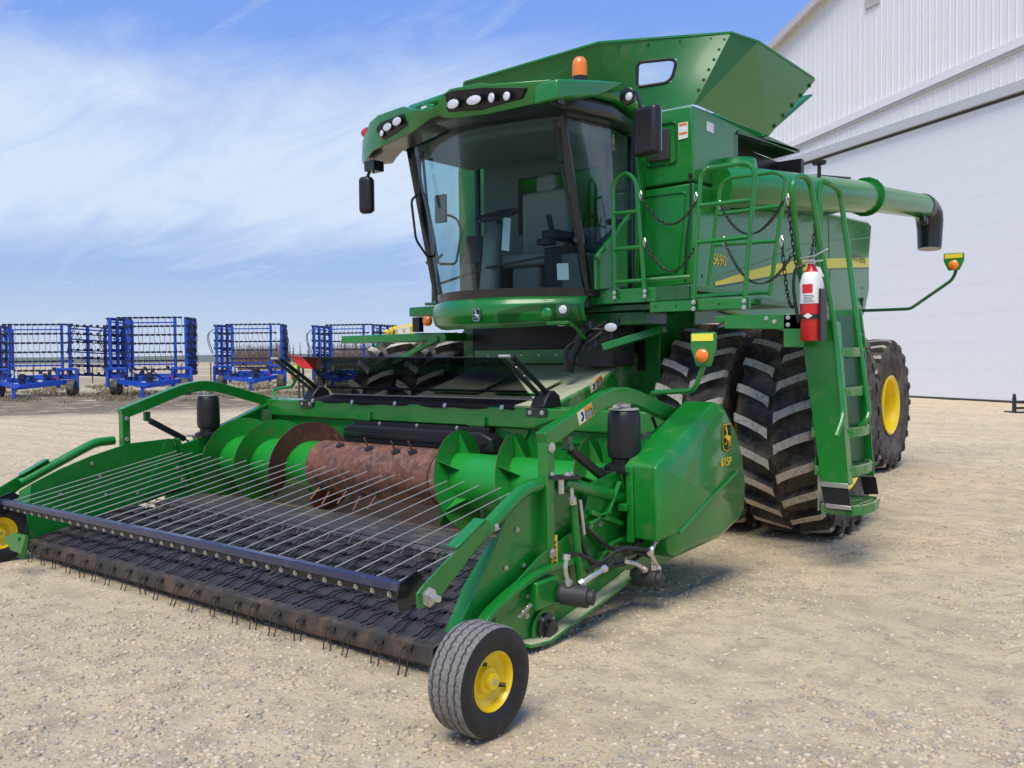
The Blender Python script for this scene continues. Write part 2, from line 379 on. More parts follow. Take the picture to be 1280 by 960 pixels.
# gravel: countless small stones in one mesh
def rocks(name, n, smin, smax, area, mats, seed, power=2.6):
    rng = np.random.default_rng(seed)
    tmpl = []
    for k in range(6):
        bm = B(); bmesh.ops.create_icosphere(bm, subdivisions=1, radius=1)
        vs = np.array([v.co[:] for v in bm.verts]); fs = np.array([[v.index for v in f.verts] for f in bm.faces]); bm.free()
        vs *= (1 + rng.uniform(-.42, .36, (len(vs), 1))); vs *= np.array([1, rng.uniform(.6, .95), rng.uniform(.4, .7)]); tmpl.append((vs, fs))
    allv, allf, mi, off = [], [], [], 0
    for k in range(n):
        x, y = area(rng)
        s = smin + (smax-smin)*rng.random()**power
        vs, fs = tmpl[rng.integers(6)]; t = rng.uniform(0, 6.283); c, sn = math.cos(t), math.sin(t)
        q = vs*s; q = np.stack([q[:, 0]*c - q[:, 1]*sn + x, q[:, 0]*sn + q[:, 1]*c + y, q[:, 2] + gh(x, y) - s*.04], 1)
        allv.append(q); allf.append(fs+off); off += len(vs); mi.append(np.full(len(fs), rng.integers(len(mats))))
    v = np.concatenate(allv); f = np.concatenate(allf); mi = np.concatenate(mi)
    me = bpy.data.meshes.new(name); me.vertices.add(len(v)); me.vertices.foreach_set('co', v.ravel())
    me.loops.add(f.size); me.loops.foreach_set('vertex_index', f.ravel()); me.polygons.add(len(f))
    me.polygons.foreach_set('loop_start', np.arange(0, f.size, 3)); me.polygons.foreach_set('loop_total', np.full(len(f), 3))
    for m in mats: me.materials.append(m)
    me.polygons.foreach_set('material_index', mi); me.update(); me.validate()
    o = bpy.data.objects.new(name, me); C.objects.link(o); tag(o, kind='stuff'); return o
stone = [mat('stone_pale', (.56, .46, .31), .9, vary=.1), mat('stone_grey', (.44, .385, .29), .9), mat('stone_tan', (.56, .44, .28), .9), mat('stone_buff', (.60, .505, .36), .9), mat('stone_dark', (.36, .31, .24), .9)]
def area_near(rng):
    d = 1.9 + 14*rng.random()**1.35; u = rng.uniform(-.62, .62)
    while True:
        if mnoise.noise((d*.7, u*d*.7, 3)) > .10-.25*rng.random() or rng.random() < .22: break
        d = 1.9 + 14*rng.random()**1.35; u = rng.uniform(-.62, .62)
    p = F0*d + R0*(u*d); return p.x, p.y
o = rocks('gravel', 75000, .003, .022, area_near, stone, 3, 3.3); tag(o, 'loose pale gravel stones strewn over the packed yard', 'gravel')
def area_mid(rng):
    d = 9 + 26*rng.random(); u = rng.uniform(-.6, .62); p = F0*d + R0*(u*d); return p.x, p.y
o = rocks('distant_gravel', 5000, .008, .03, area_mid, stone, 4, 2.5); tag(o, 'scattered stones on the yard further off', 'gravel')
# far rise of land
def hills():
    bm = B(); pr_ = []
    for i in range(61):
        u = -1.4 + i*(2.6/60); d = 900
        p = F0*d + R0*(u*d); h = 6.5 + 2.2*mnoise.noise((u*3, 1, 0)) + .6*mnoise.noise((u*25, 1, 0))
        q = F0*(d-260) + R0*(u*(d-260)); pr_.append((bm.verts.new((q.x, q.y, -.3)), bm.verts.new((p.x, p.y, h)), bm.verts.new((p.x*1.6, p.y*1.6, -.5))))
    for a, b in zip(pr_, pr_[1:]):
        bm.faces.new((a[0], b[0], b[1], a[1])); bm.faces.new((a[1], b[1], b[2], a[2]))
    tag(obj('hill', bm, mat('far_hillside', (.13, .145, .11), .95, col2=((.30, .25, .17), .012))), kind='structure')
hills()
# ================================================================ THE SHED
G1 = Vector((-9.0, 35.0, 0)); DS = Vector((.845, -.534, 0)).normalized()     # along the wall, towards the camera's right
NS = Vector((-DS.y, DS.x, 0)); NS = NS if NS.dot(-G1) > 0 else -NS            # out of the wall, towards the camera
def sw(s, z, n=0): return G1 + DS*s + NS*n + Vector((0, 0, z))
M['siding'] = mat('white_ribbed_siding', (.79, .795, .775), .45, .05, .2, vary=.03)
M['sidingdark'] = mat('grey_trim_flashing', (.50, .51, .52), .5)
M['sealdark'] = mat('door_seal', (.05, .05, .055), .7)  # near-black material shared by the door seal and the sill
M['doorwhite'] = mat('white_door_panel', (.77, .80, .805), .42, 0, .1, vary=.02)
shed = thing('machine_shed', tuple(sw(6, 0)), 'huge white metal machine shed with ribbed gable wall and tall door', 'shed')
def rake(s): return 15.44 + .27*(s+8.49) if s < 5 else 15.44 + .27*13.49 - .27*(s-5)
def trimz(s): return 10.72 + .052*(s+6.6)
def siding(s0, zlo, zhi):
    """one ribbed metal sheet 0.9 m wide"""
    bm = B(); prof = []
    for k in range(3):
        b = s0 + .3*k; prof += [(b+.0, .0), (b+.118, 0), (b+.132, .012), (b+.146, 0), (b+.255, 0), (b+.268, .038), (b+.290, .038)]
    prof.append((s0+.898, 0))
    lo = [bm.verts.new(sw(s, zlo(s), n)) for s, n in prof]; hi = [bm.verts.new(sw(s, zhi(s), n)) for s, n in prof]
    for i in range(len(prof)-1): bm.faces.new((lo[i], lo[i+1], hi[i+1], hi[i]))
    return bm
s = -13.0
while s < 14:
    obj('siding_panel', siding(s, lambda q: trimz(q)+.25, rake), M['siding'], shed, smooth=20)
    if s < 13.9: obj('siding_panel', siding(s, (lambda q: 10.05) if s > -8.3 else (lambda q: .1), lambda q: trimz(q)), M['siding'], shed, smooth=20)
    s += .9
# back-up wall, returns and roof so that the shed has a body
bm = B(); slab(bm, [sw(-13, .0, -.02), sw(-7.6, 0, -.02), sw(-7.6, 10, -.02), sw(14, 10, -.02), sw(14, rake(14)-.05, -.02), sw(5, rake(5)-.05, -.02), sw(-13, rake(-13)-.05, -.02)], NS*-.15)
slab(bm, [sw(-13, 0, -.2), sw(-13, rake(-13)-.1, -.2), sw(-13, rake(-13)-.1, -30), sw(-13, 0, -30)], DS*.15)
obj('wall', bm, M['siding'], shed)
bm = B(); slab(bm, [sw(-13.5, rake(-13.5)+.0, .35), sw(5, rake(5)+.0, .35), sw(5, rake(5), -30), sw(-13.5, rake(-13.5), -30)], (0, 0, .12))
slab(bm, [sw(5.02, rake(5), .35), sw(14.5, rake(14.5), .35), sw(14.5, rake(14.5), -30), sw(5.02, rake(5), -30)], (0, 0, .12)); obj('roof', bm, M['siding'], shed)
bm = B(); slab(bm, [sw(-13.5, rake(-13.5)-.22, .36), sw(5, rake(5)-.22, .36), sw(5, rake(5)+.1, .36), sw(-13.5, rake(-13.5)+.1, .36)], NS*.03); obj('rake_trim', bm, M['sidingdark'], shed)
bm = B(); slab(bm, [sw(-12.9, trimz(-12.9)-.02, .0), sw(14, trimz(14)-.02, 0), sw(14, trimz(14)+.27, 0), sw(-12.9, trimz(-12.9)+.27, 0)], NS*.16); obj('band_trim', bm, M['siding'], shed)
bm = B(); slab(bm, [sw(-12.9, trimz(-12.9)-.13, .0), sw(14, trimz(14)-.13, 0), sw(14, trimz(14)-.025, 0), sw(-12.9, trimz(-12.9)-.025, 0)], NS*.11); obj('band_track', bm, M['sidingdark'], shed)
bm = B(); slab(bm, [sw(-8.2, 9.86, .0), sw(14, 9.86, 0), sw(14, 10.2, 0), sw(-8.2, 10.2, 0)], NS*.22); obj('door_header', bm, M['sidingdark'], shed)
bm = B(); slab(bm, [sw(-8.0, 9.78, .0), sw(14, 9.78, 0), sw(14, 9.855, 0), sw(-8.0, 9.855, 0)], NS*.08); obj('door_seal', bm, M['sealdark'], shed)
bm = B(); slab(bm, [sw(-7.7, 0, .0), sw(-7.5, 0, 0), sw(-7.5, 9.77, 0), sw(-7.7, 9.77, 0)], NS*.12); obj('door_jamb', bm, M['siding'], shed)
for k in range(10):
    z0 = .07 + k*.97; bm = B(); slab(bm, [sw(-7.5, z0, -.03), sw(14, z0, -.03), sw(14, z0+.968, -.03), sw(-7.5, z0+.968, -.03)], NS*.06)
    obj('door_panel', bm, M['doorwhite'], shed, bevel=.002)
bm = B(); slab(bm, [sw(-7.5, .0, -.04), sw(14, 0, -.04), sw(14, 9.8, -.04), sw(-7.5, 9.8, -.04)], NS*-.1); obj('door_core', bm, M['doorwhite'], shed)
bm = B(); slab(bm, [sw(-7.5, .0, .0), sw(14, 0, 0), sw(14, .06, 0), sw(-7.5, .06, 0)], NS*.05); obj('door_sill', bm, M['sealdark'], shed)
vent = B()
slab(vent, [sw(-2.45, 15.0, .0), sw(-1.7, 15.0, 0), sw(-1.7, 15.5, 0), sw(-2.45, 15.5, 0)], NS*.06)
vo = obj('vent', vent, M['sidingdark'], shed)
for k in range(5):
    bm = B(); slab(bm, [sw(-2.42, 15.03+.09*k, .06), sw(-1.73, 15.03+.09*k, .06), sw(-1.73, 15.09+.09*k, .11), sw(-2.42, 15.09+.09*k, .11)], NS*.01); obj('louvre', bm, M['siding'], vo)
ORG = Vector((0, 0, 0))
# ================================================================ THE PICKUP HEADER
XL, XR, XC = -7.86, -3.12, -5.49
hd = thing('pickup_header', (XC, 4.6, 0), 'green belt pickup header with rusty auger drum mounted in front of the combine', 'pickup header')
HG = M['green']
# --- back wall with feeder opening
bm = B(); Y = 5.78
for (x0, x1, z0, z1) in ((XL, -6.47, .22, 1.06), (-4.72, XR, .22, 1.06), (-6.47, -4.72, .88, 1.06), (-6.47, -4.72, .22, .38)): box(bm, x0, x1, Y, Y+.05, z0, z1)
bmesh.ops.remove_doubles(bm, verts=bm.verts, dist=.0005); obj('back_wall', bm, M['green'], hd, bevel=.004)
bm = B(); py(bm, [(XL, 1.065), (XR, 1.065), (XR, 1.235), (XL, 1.235)], 5.74, 6.0); tbm = obj('top_beam', bm, M['green'], hd, bevel=.012)
bm = B(); bolts(bm, [(-7.7+.30*i, 5.775, .70+.0*i) for i in range(5)] + [(-4.6+.28*i, 5.775, .93) for i in range(5)], (0, -1, 0), .011, .008); obj('bolt_row', bm, M['green_dark'], tbm)
bm = B(); py(bm, [(-7.1, 1.075), (-4.35, 1.075), (-4.12, 1.16), (-7.1, 1.16)], 5.727, 5.739); obj('cover_plate', bm, M['green'], hd, bevel=.003)
bm = B(); bar(bm, [(-4.85, 5.765, .40), (-4.42, 5.765, 1.05)], .015, .02, (0, 1, 0)); bar(bm, [(-4.25, 5.765, .98), (-3.75, 5.765, .98)], .012, .02, (0, 1, 0)); obj('stiffener', bm, M['green'], hd)
for x in (-6.33, -4.93):
    bm = B(); box(bm, x-.1, x+.1, 5.70, 5.738, 1.07, 1.15); box(bm, x-.075, x+.075, 5.715, 5.74, 1.0, 1.07)
    for k in (-.05, 0, .05): tube(bm, [(x+k, 5.71, 1.07), (x+k, 5.71, 1.0)], .008, 6)
    obj('latch', bm, M['green'], hd, bevel=.005)
# feeder opening: rubber hood, drum and dark throat
bm = B(); py(bm, [(-6.5, .86), (-6.5, 1.0), (-6.42, 1.03), (-4.8, 1.03), (-4.68, .98), (-4.66, .86)], 5.60, 5.779)
py(bm, [(-6.5, .80), (-6.3, .86), (-4.8, .86), (-4.66, .70), (-4.66, .86), (-6.5, .862)], 5.62, 5.77)
hood = obj('opening_hood', bm, M['black'], hd, bevel=.02, seg=3)
bm = B(); box(bm, -6.44, -4.78, 5.70, 5.778, 1.031, 1.062); bolts(bm, [(-6.1, 5.70, 1.047), (-5.62, 5.70, 1.047), (-5.14, 5.70, 1.047)], (0, -1, 0), .012, .012, 1); obj('hood_strip', bm, [M['black'], M['steel']], hood)
bm = B(); bar(bm, [(-6.46, 5.59, .95), (-4.75, 5.59, .93)], .01, .035, (0, 1, 0)); obj('hood_lip', bm, M['blackpaint'], hood, bevel=.004)
bm = B(); cyl(bm, (-6.4, 6.05, .62), (-4.8, 6.05, .62), .16, 20)
for i in range(8): box(bm, -6.4+i*.21, -6.36+i*.21, 5.88, 5.9, .5, .76)
obj('feeder_drum', bm, M['interior'], hd, bevel=.004)
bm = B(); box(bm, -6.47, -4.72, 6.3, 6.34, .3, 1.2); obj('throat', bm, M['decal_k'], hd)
# --- end panels
for x, s in ((XL, -1), (XR, 1)):
    bm = B(); px(bm, [(4.58, .22), (4.60, .80), (5.02, .90), (5.86, 1.20), (5.86, .2), (5.3, .16)], x, x+s*.035)
    px(bm, [(5.0, .895), (5.84, 1.195), (5.84, 1.225), (5.0, .925)], x-.03*s, x+s*.05)
    e = obj('end_panel', bm, M['green'], hd, bevel=.004)
    bm = B(); bolts(bm, [(x-.001*s, y, z) for y, z in ((4.7, .32), (4.72, .62), (5.05, .75), (5.3, .92), (5.55, 1.0), (5.0, .3), (5.5, .5))], (-s, 0, 0), .012, .01); obj('bolt_row', bm, M['steel'], e)
bm = B(); box(bm, XL+.002, XL+.02, 5.66, 5.74, .95, 1.17); obj('bracket', bm, M['green'], hd, bevel=.003)
bm = B(); pz(bm, [(XL+.004, 5.735), (XL+.1, 5.735), (XL+.004, 5.66)], 1.0, 1.13); obj('gusset', bm, M['green_dark'], hd)
# --- trough pan, transfer belt, pickup belt
XB0, XB1 = -7.80, -3.17
def sheet(prof, x0, x1, n, th=.008, jit=0):
    bm = B(); g = []
    for i in range(n+1):
        x = x0+(x1-x0)*i/n; g.append([bm.verts.new((x, y, z + (mnoise.noise((x*3, y*5, 1))*jit))) for y, z in prof])
    for i in range(n):
        for j in range(len(prof)-1): bm.faces.new((g[i][j], g[i][j+1], g[i+1][j+1], g[i+1][j]))
    r = bmesh.ops.extrude_face_region(bm, geom=bm.faces[:]); bmesh.ops.translate(bm, verts=[v for v in r['geom'] if isinstance(v, bmesh.types.BMVert)], vec=(0, 0, -th)); return bm
trough = [(4.9, .33), (4.95, .335)] + [(5.17+.41*math.sin(t), .70-.41*math.cos(t)) for t in [(-26+i*12)*math.pi/180 for i in range(11)]] + [(5.76, .62)]
obj('trough_pan', sheet(trough, XL+.01, XR-.01, 30, .006, .004), M['pan'], hd)
zb = lambda y: .165 + .20*(y-3.36)
tb = obj('transfer_belt', sheet([(4.40, .27), (4.41, .325), (4.44, .343), (4.94, .352), (4.96, .33)], XB0+.05, XB1-.02, 20, .01, .004), M['belt2'], hd)
for i in range(5):
    y = 4.52+.1*i; bm = B(); bar(bm, [(XB0+.08, y, .3445+.016*(y-4.44)+.001), (XB1-.06, y, .3445+.016*(y-4.44)+.001)], .006, .006, (0, 0, 1)); obj('belt_crease', bm, M['belt2'], tb)
pb = obj('pickup_belt', sheet([(3.345, .06), (3.335, .11), (3.36, .155)] + [(3.42+.09*i, zb(3.42+.09*i)+.006) for i in range(9)] + [(4.19, .338), (4.22, .315), (4.22, .27)], XB0, XB1, 40, .01, .006), M['belt'], hd)
for k in range(6):
    y = 3.50+.12*k; bm = B(); bar(bm, [(XB0+.02, y+.03, zb(y+.03)+.008), (XB1-.02, y+.03, zb(y+.03)+.008)], .004, .006, (0, 0, 1)); obj('belt_slat', bm, M['belt'], pb)
bm = B(); box(bm, XL+.005, XR-.025, 4.05, 4.55, .255, .268); obj('gap_tray', bm, M['belt'], hd)
# front roller face
bm = B(); n = 60; g = []
fp = [(3.40, .163), (3.335, .160), (3.314, .150), (3.306, .10), (3.306, .065), (3.318, .048), (3.37, .035)]
for i in range(n+1):
    x = XL+.03+(XR-XL-.08)*i/n; g.append([bm.verts.new((x, y+mnoise.noise((x*6, z*20, 0))*.006, z+mnoise.noise((x*4, 2, 0))*.006)) for y, z in fp])
for i in range(n):
    for j in range(len(fp)-1): bm.faces.new((g[i][j], g[i][j+1], g[i+1][j+1], g[i+1][j]))
obj('front_roller', bm, M['apron'], hd)
# tines: one double spring finger, copied
def tine_mesh(kind):
    bm = B()
    for s in (-.022, .022):
        if kind == 0:    # lying on the belt, pointing back
            tube(bm, [(s, .06, .008), (s*.9, .02, .014), (s*1.3, -.035, .020), (s*1.35, -.085, .010), (s*1.3, -.125, .016)], .0052, 6, cap=True)
        elif kind == 1:  # hanging in front of the roller
            tube(bm, [(s, .012, .03), (s, -.016, .022), (s*1.15, -.026, -.03), (s*1.1, -.016, -.085), (s*1.05, -.030, -.155)], .0042, 6)
        else:            # standing in the gap between the belts
            tube(bm, [(s, -.02, 0), (s*1.4, .03, .05), (s*2.4, .075, .035), (s*2.2, .12, .06)], .0036, 6)
    if kind == 0: box(bm, -.022, .022, .045, .07, .0, .010); cyl(bm, (-.026, .045, .010), (.026, .045, .010), .007, 8)
    if kind == 1: box(bm, -.024, .024, -.008, .004, .014, .036)
    me = bpy.data.meshes.new('tine'); bmesh.ops.recalc_face_normals(bm, faces=bm.faces); bm.to_mesh(me); bm.free(); me.shade_smooth(); me.set_sharp_from_angle(angle=R_(40))
    me.materials.append(M['tine'] if kind != 1 else M['tinesteel']); return me
tms = [tine_mesh(k) for k in range(3)]
def put_tine(k, x, y, z, rx, rz):
    o = bpy.data.objects.new('tine', tms[k]); C.objects.link(o); o.parent = pb; o.location = Vector((x, y, z)) - ORG; o.rotation_euler = (rx, 0, rz)
for r in range(6):
    for i in range(23):
        x = XB0 + .10 + i*.200 + (.10 if r % 2 else 0); y = 3.45 + r*.135
        if x > XB1-.06: continue
        put_tine(0, x, y, zb(y)+.008, math.atan(.20)+random.uniform(-.05, .08), random.uniform(-.22, .22))
for i in range(26):
    x = XL + .16 + i*.218
    if i in (13, 17): x += .04
    if x > XR-.14: continue
    put_tine(1, x+random.uniform(-.012, .012), 3.292, .10+random.uniform(-.01, .01), random.uniform(-.35, .05), random.uniform(-.25, .25))
for i in range(26):
    x = XB0+.06+i*.178
    if x < XB1: put_tine(2, x, 4.23, .325, random.uniform(-.1, .1), random.uniform(-.3, .3))
bm = B(); tube(bm, [(XB0, 4.28, .355), (XB1, 4.28, .355)], .005, 6); tube(bm, [(XB0, 4.36, .38), (-6, 4.36, .375), (XB1, 4.36, .38)], .004, 6); obj('tine_rod', bm, M['tine'], hd)
# --- auger
AY, AZ, TR, FR_ = 5.17, .70, .212, .385
bm = B(); lathe(bm, [(0, TR)]+[(i*.2, TR) for i in range(1, 23)]+[(XR-XL-.06, TR)], (XL+.03, AY, AZ), (1, 0, 0), 48)
au = obj('auger_tube', bm, M['augertube'], hd)
bm = B(); lathe(bm, [(0, TR+.008), (0.001, TR+.014), (1.46, TR+.014), (1.461, TR+.008)], (-6.24, AY, AZ), (1, 0, 0), 48); obj('centre_drum', bm, M['rustdrum'], hd)
def flight(x0, turns, pitch, hand, ph, m, r0=TR-.01, r1=FR_):
    bm = B(); n = int(40*turns); A_, B_ = [], []
    for i in range(n+1):
        t = ph + hand*2*math.pi*turns*i/n; x = x0 + pitch*turns*i/n
        ring = []
        for rr, dx in ((r0, -.004), (r1, -.003), (r1, .003), (r0, .004)): ring.append(bm.verts.new((x+dx, AY+rr*math.sin(t), AZ+rr*math.cos(t))))
        A_.append(ring)
    for a, b in zip(A_, A_[1:]):
        for k in range(4): 
            f = bm.faces.new((a[k], a[(k+1) % 4], b[(k+1) % 4], b[k])); f.material_index = 1 if k == 1 and len(m) > 1 else 0
    bm.faces.new(A_[0][::-1]); bm.faces.new(A_[-1]); return obj('auger_flight', bm, m, hd, smooth=50)
FL = [M['flight'], M['rustflight']]
flight(XL+.15, 1.95, .50, 1, math.pi*.9, FL)
f1 = flight(-6.60, 1.0, .46, 1, math.pi*1.25, [M['rustflight']])
f2 = flight(-4.86, 1.0, .42, -1, math.pi*1.0, FL)
f3 = flight(-4.40, 1.0, .60, -1, math.pi*1.0, FL)
f4 = flight(-3.74, .9, .60, -1, math.pi*1.0, FL)
for x0, pitch, nn in ((-4.86, .42, f2), (-4.40, .60, f3), (-3.74, .6, f4)):
    for k in range(6):
        fr = k/6; t = math.pi - 2*math.pi*fr; x = x0 + pitch*fr + .006
        d = V(0, math.sin(t), math.cos(t)); q = V(x, AY, AZ); e = V(0, math.cos(t), -math.sin(t))*.003
        bm = B(); slab(bm, [q+d*TR-e, q+d*(FR_-.02)-e, q+d*TR+V(.10, 0, 0)-e], e*2); obj('gusset', bm, M['flight'], nn)
# retracting fingers
for i, (x, t) in enumerate([(-5.92, .45), (-5.55, .5), (-5.22, .55), (-5.04, .5), (-6.1, 2.75), (-6.0, 2.9), (-5.75, 2.75), (-5.62, 2.95), (-5.40, 2.8)]):
    t = -t if i < 4 else (-t+.45 if i < 9 else t)
    d = V(0, math.sin(t), math.cos(t)); q = V(x, AY, AZ); bm = B()
    tube(bm, [q+d*.2, q+d*(TR+ (.12 if i < 4 else .17))], .008, 8); fi = obj('finger', bm, M['rustdrum'], hd)
    bm = B(); lathe(bm, [(0, .038), (.014, .034), (.016, .018)], q+d*(TR+.010), d, 14); bolts(bm, [q+d*(TR+.016)+V(.04, 0, 0), q+d*(TR+.016)+V(-.04, 0, 0)], d, .008, .008); obj('finger_guide', bm, M['black'], fi)
# --- gathering plates (sides of the pickup)
GP = [(3.36, .10), (3.30, .20), (3.36, .62), (3.60, .72), (3.88, .81), (4.22, .89), (4.64, .905), (4.83, .42), (4.36, .32), (3.8, .20)]
bm = B(); px(bm, GP, XL-.012, XL+.0); 
px(bm, [(4.66, .90), (4.85, .42), (4.87, .42), (4.68, .91)], XL-.0, XL+.10); g0 = obj('gathering_plate', bm, M['green'], hd, bevel=.003)
bm = B(); slab(bm, [(XL+.002, 3.30, .20), (XL+.002, 3.36, .62), (XL-.09, 3.30, .56), (XL-.09, 3.24, .20)], (0, .01, 0)); slab(bm, [(XL+.06, 3.30, .17), (XL-.05, 3.22, .17), (XL-.05, 3.20, .03), (XL+.02, 3.28, -.0)], (0, .012, 0)); obj('front_flange', bm, M['green'], g0)
bm = B(); slab(bm, [(XL+.003, 4.36, .40), (XL+.003, 4.60, .905), (XL+.003, 4.655, .90), (XL+.003, 4.83, .42)], (.012, 0, 0)); obj('rear_strip', bm, M['green'], g0)
bm = B(); bolts(bm, [(XL+.002, y, z) for y, z in ((3.88, .74), (3.6, .5), (4.0, .45), (4.3, .42), (4.5, .5), (4.1, .30), (3.95, .62))], (1, 0, 0), .012, .01); bolts(bm, [(XL+.015, 4.75, .5), (XL+.015, 4.70, .62)], (1, 0, 0), .016, .014); obj('bolt_row', bm, M['steel'], g0)
GR = [(3.44, .12), (3.50, .28), (3.74, .56), (3.80, .66), (3.92, .82), (4.04, .90), (4.30, .92), (4.83, .80), (4.85, .3), (4.2, .1), (3.7, .06)]
bm = B(); px(bm, GR, XR-.02, XR-.008); g1 = obj('gathering_plate', bm, M['green'], hd, bevel=.003)
bm = B(); slab(bm, [(XR-.012, 3.44, .12), (XR-.012, 3.79, .66), (XR-.05, 3.77, .63), (XR-.115, 3.62, .40), (XR-.115, 3.42, .12)], (.0, .010, -.006)); obj('front_flange', bm, M['green'], g1)
bm = B(); bar(bm, [(-3.060, 3.503, 0.171), (-3.060, 3.602, 0.274), (-3.060, 3.829, 0.363), (-3.060, 4.034, 0.411), (-3.060, 4.205, 0.425), (-3.060, 4.452, 0.417)], .07, .03, (1, 0, 0), fil=.12); obj('curved_rail', bm, M['green'], hd, bevel=.004)
bm = B(); bolts(bm, [(-3.125, 3.959, 0.672), (-3.125, 4.022, 0.455), (-3.125, 3.855, 0.473), (-3.125, 3.732, 0.223)], (1, 0, 0), .011, .012); obj('bolt_row', bm, M['steel'], g1)
# right hand lower frame plate with its fittings
bm = B(); px(bm, [(3.55, .06), (3.60, .22), (3.85, .38), (4.1, .50), (4.55, .62), (4.62, .86), (5.3, .95), (5.32, .25), (5.0, .14), (4.2, .015), (3.8, 0.0)], XR+.036, XR+.05); fp_ = obj('frame_plate', bm, M['green'], hd, bevel=.003)
bm = B(); bar(bm, [(-3.020, 3.880, 0.055), (-3.020, 4.066, 0.034), (-3.020, 4.718, 0.161), (-3.020, 5.038, 0.235)], .10, .022, (1, 0, 0)); obj('skid_rail', bm, M['green_dusty'], hd, bevel=.004)
bm = B(); box(bm, -3.12, -3.0, 3.98, 4.20, .22, .38); obj('gearbox', bm, M['green'], hd, bevel=.01)
bm = B(); lathe(bm, [(0, .085), (.02, .085), (.03, .05), (.06, .05), (.062, .03)], (-3.050, 4.116, 0.090), (1, 0, 0), 24); be = obj('bearing', bm, M['blackpaint'], hd)
bm = B(); c_ = V((-3.045, 4.109, 0.093)); bolts(bm, [c_+V(0, .07*math.cos(t), .07*math.sin(t)) for t in (.6, 2.2, 3.8, 5.4)], (1, 0, 0), .012, .02); obj('bolt_row', bm, M['steel'], be)
bm = B(); lathe(bm, [(0, .095), (.004, .12), (.012, .12), (.016, .095)], (-3.062, 4.116, 0.079), (1, 0, 0), 24); obj('flange_plate', bm, M['green'], be)
for (a, b, r) in (((-3.0, 4.19, .28), (-2.80, 4.25, .27), .062), ((-3.0, 5.00, .22), (-2.80, 5.04, .22), .058)):
    bm = B(); d = V(b)-V(a); L_ = d.length; lathe(bm, [(0, r*.8), (.02, r), (L_*.85, r), (L_*.86, r*.7), (L_, r*.7), (L_+.01, r*.3)], a, d, 20)
    mo = obj('hydraulic_motor', bm, M['interior_d'], hd, smooth=30)
    bm = B(); bolts(bm, [V(b)+V(-.01, r*.55*math.cos(t), r*.55*math.sin(t)) for t in (0, 1.57, 3.14, 4.71)], d, .008, .008); obj('bolt_row', bm, M['steel'], mo)
fits = [((-2.93, 4.19, .34), (-2.93, 4.15, .43), (-2.93, 4.17, .52)), ((-2.90, 4.25, .33), (-2.86, 4.34, .375), (-2.84, 4.44, .40)),
        ((-2.88, 4.97, .28), (-2.9, 4.90, .33), (-2.95, 4.82, .36)), ((-2.85, 5.02, .28), (-2.85, 4.99, .40), (-2.86, 5.08, .47)), ((-2.84, 5.06, .27), (-2.83, 5.0, .34), (-2.84, 4.94, .42))]
for f in fits:
    bm = B(); tube(bm, f, .015, 8, fil=.03); cyl(bm, f[0], lerp(f[0], f[1], .3), .024, 6); cyl(bm, lerp(f[1], f[2], .65), f[2], .023, 6); obj('hose_fitting', bm, M['steel'], hd)
hoses = [[fits[0][2], (-2.95, 4.30, .50), (-2.93, 4.6, .36), (-2.95, 4.9, .33), (-3.0, 5.2, .35)], [fits[1][2], (-2.88, 4.6, .42), (-2.92, 4.85, .40), (-3.0, 5.3, .5)],
         [fits[2][2], (-2.98, 4.62, .36), (-3.0, 4.5, .40), (-3.03, 4.42, .62), (-3.03, 4.40, .78)], [fits[3][2], (-2.92, 5.15, .42), (-3.0, 5.3, .35)],
         [fits[4][2], (-2.9, 4.72, .47), (-2.95, 4.6, .40), (-3.0, 4.48, .35)], [(-3.03, 4.5, .62), (-2.98, 4.7, .45), (-2.95, 5.0, .38), (-3.0, 5.25, .30)]]
for h in hoses:
    bm = B(); tube(bm, h, .013, 8, fil=.12); obj('hose', bm, M['hose'], hd)
bm = B(); tube(bm, [(-3.000, 4.412, 0.792), (-3.000, 4.436, 0.669), (-3.000, 4.452, 0.580)], .012, 8); obj('hose_fitting', bm, M['steel'], hd)
bm = B(); pts = []
p0, p1 = V((-3.030, 3.845, 0.213)), V((-3.030, 3.962, 0.263)); ax = (p1-p0); 
for k in range(81): t = k/80; pts.append(p0+ax*t + V(.012*math.cos(t*56), .012*math.sin(t*56)*ax.normalized().z*-1, .012*math.sin(t*56)*ax.normalized().y))
tube(bm, pts, .0028, 5); obj('tension_spring', bm, M['steel'], hd)
bm = B(); box(bm, -3.068, -3.066, 4.21, 4.27, .40, .60); dc = obj('warning_label', bm, M['decal_y'], hd)
bm = B(); 
for k in range(5): box(bm, -3.0659, -3.065, 4.225, 4.255, .43+.03*k, .445+.03*k)
obj('label_print', bm, M['decal_k'], dc)
bm = B(); bolts(bm, [(-3.069, 4.735, 0.592), (-3.069, 4.626, 0.598), (-3.069, 4.848, 0.651), (-3.069, 4.922, 0.422), (-3.069, 4.713, 0.367), (-3.069, 4.594, 0.265), (-3.069, 4.137, 0.334), (-3.069, 3.984, 0.297), (-3.069, 3.968, 0.187), (-3.069, 5.055, 0.728)], (1, 0, 0), .012, .012); obj('bolt_row', bm, M['steel'], fp_)
bm = B(); bar(bm, [(-3.040, 4.583, 0.692), (-3.040, 4.955, 0.561)], .03, .03); bar(bm, [(-3.040, 4.555, 0.598), (-3.040, 4.875, 0.341)], .03, .02); bar(bm, [(-3.040, 4.614, 0.315), (-3.040, 4.781, 0.460), (-3.040, 5.004, 0.464)], .03, .02, fil=.1); bar(bm, [(-3.040, 4.929, 0.839), (-3.040, 4.784, 0.663), (-3.040, 4.556, 0.622)], .03, .02); obj('brace', bm, M['green'], hd, bevel=.003)
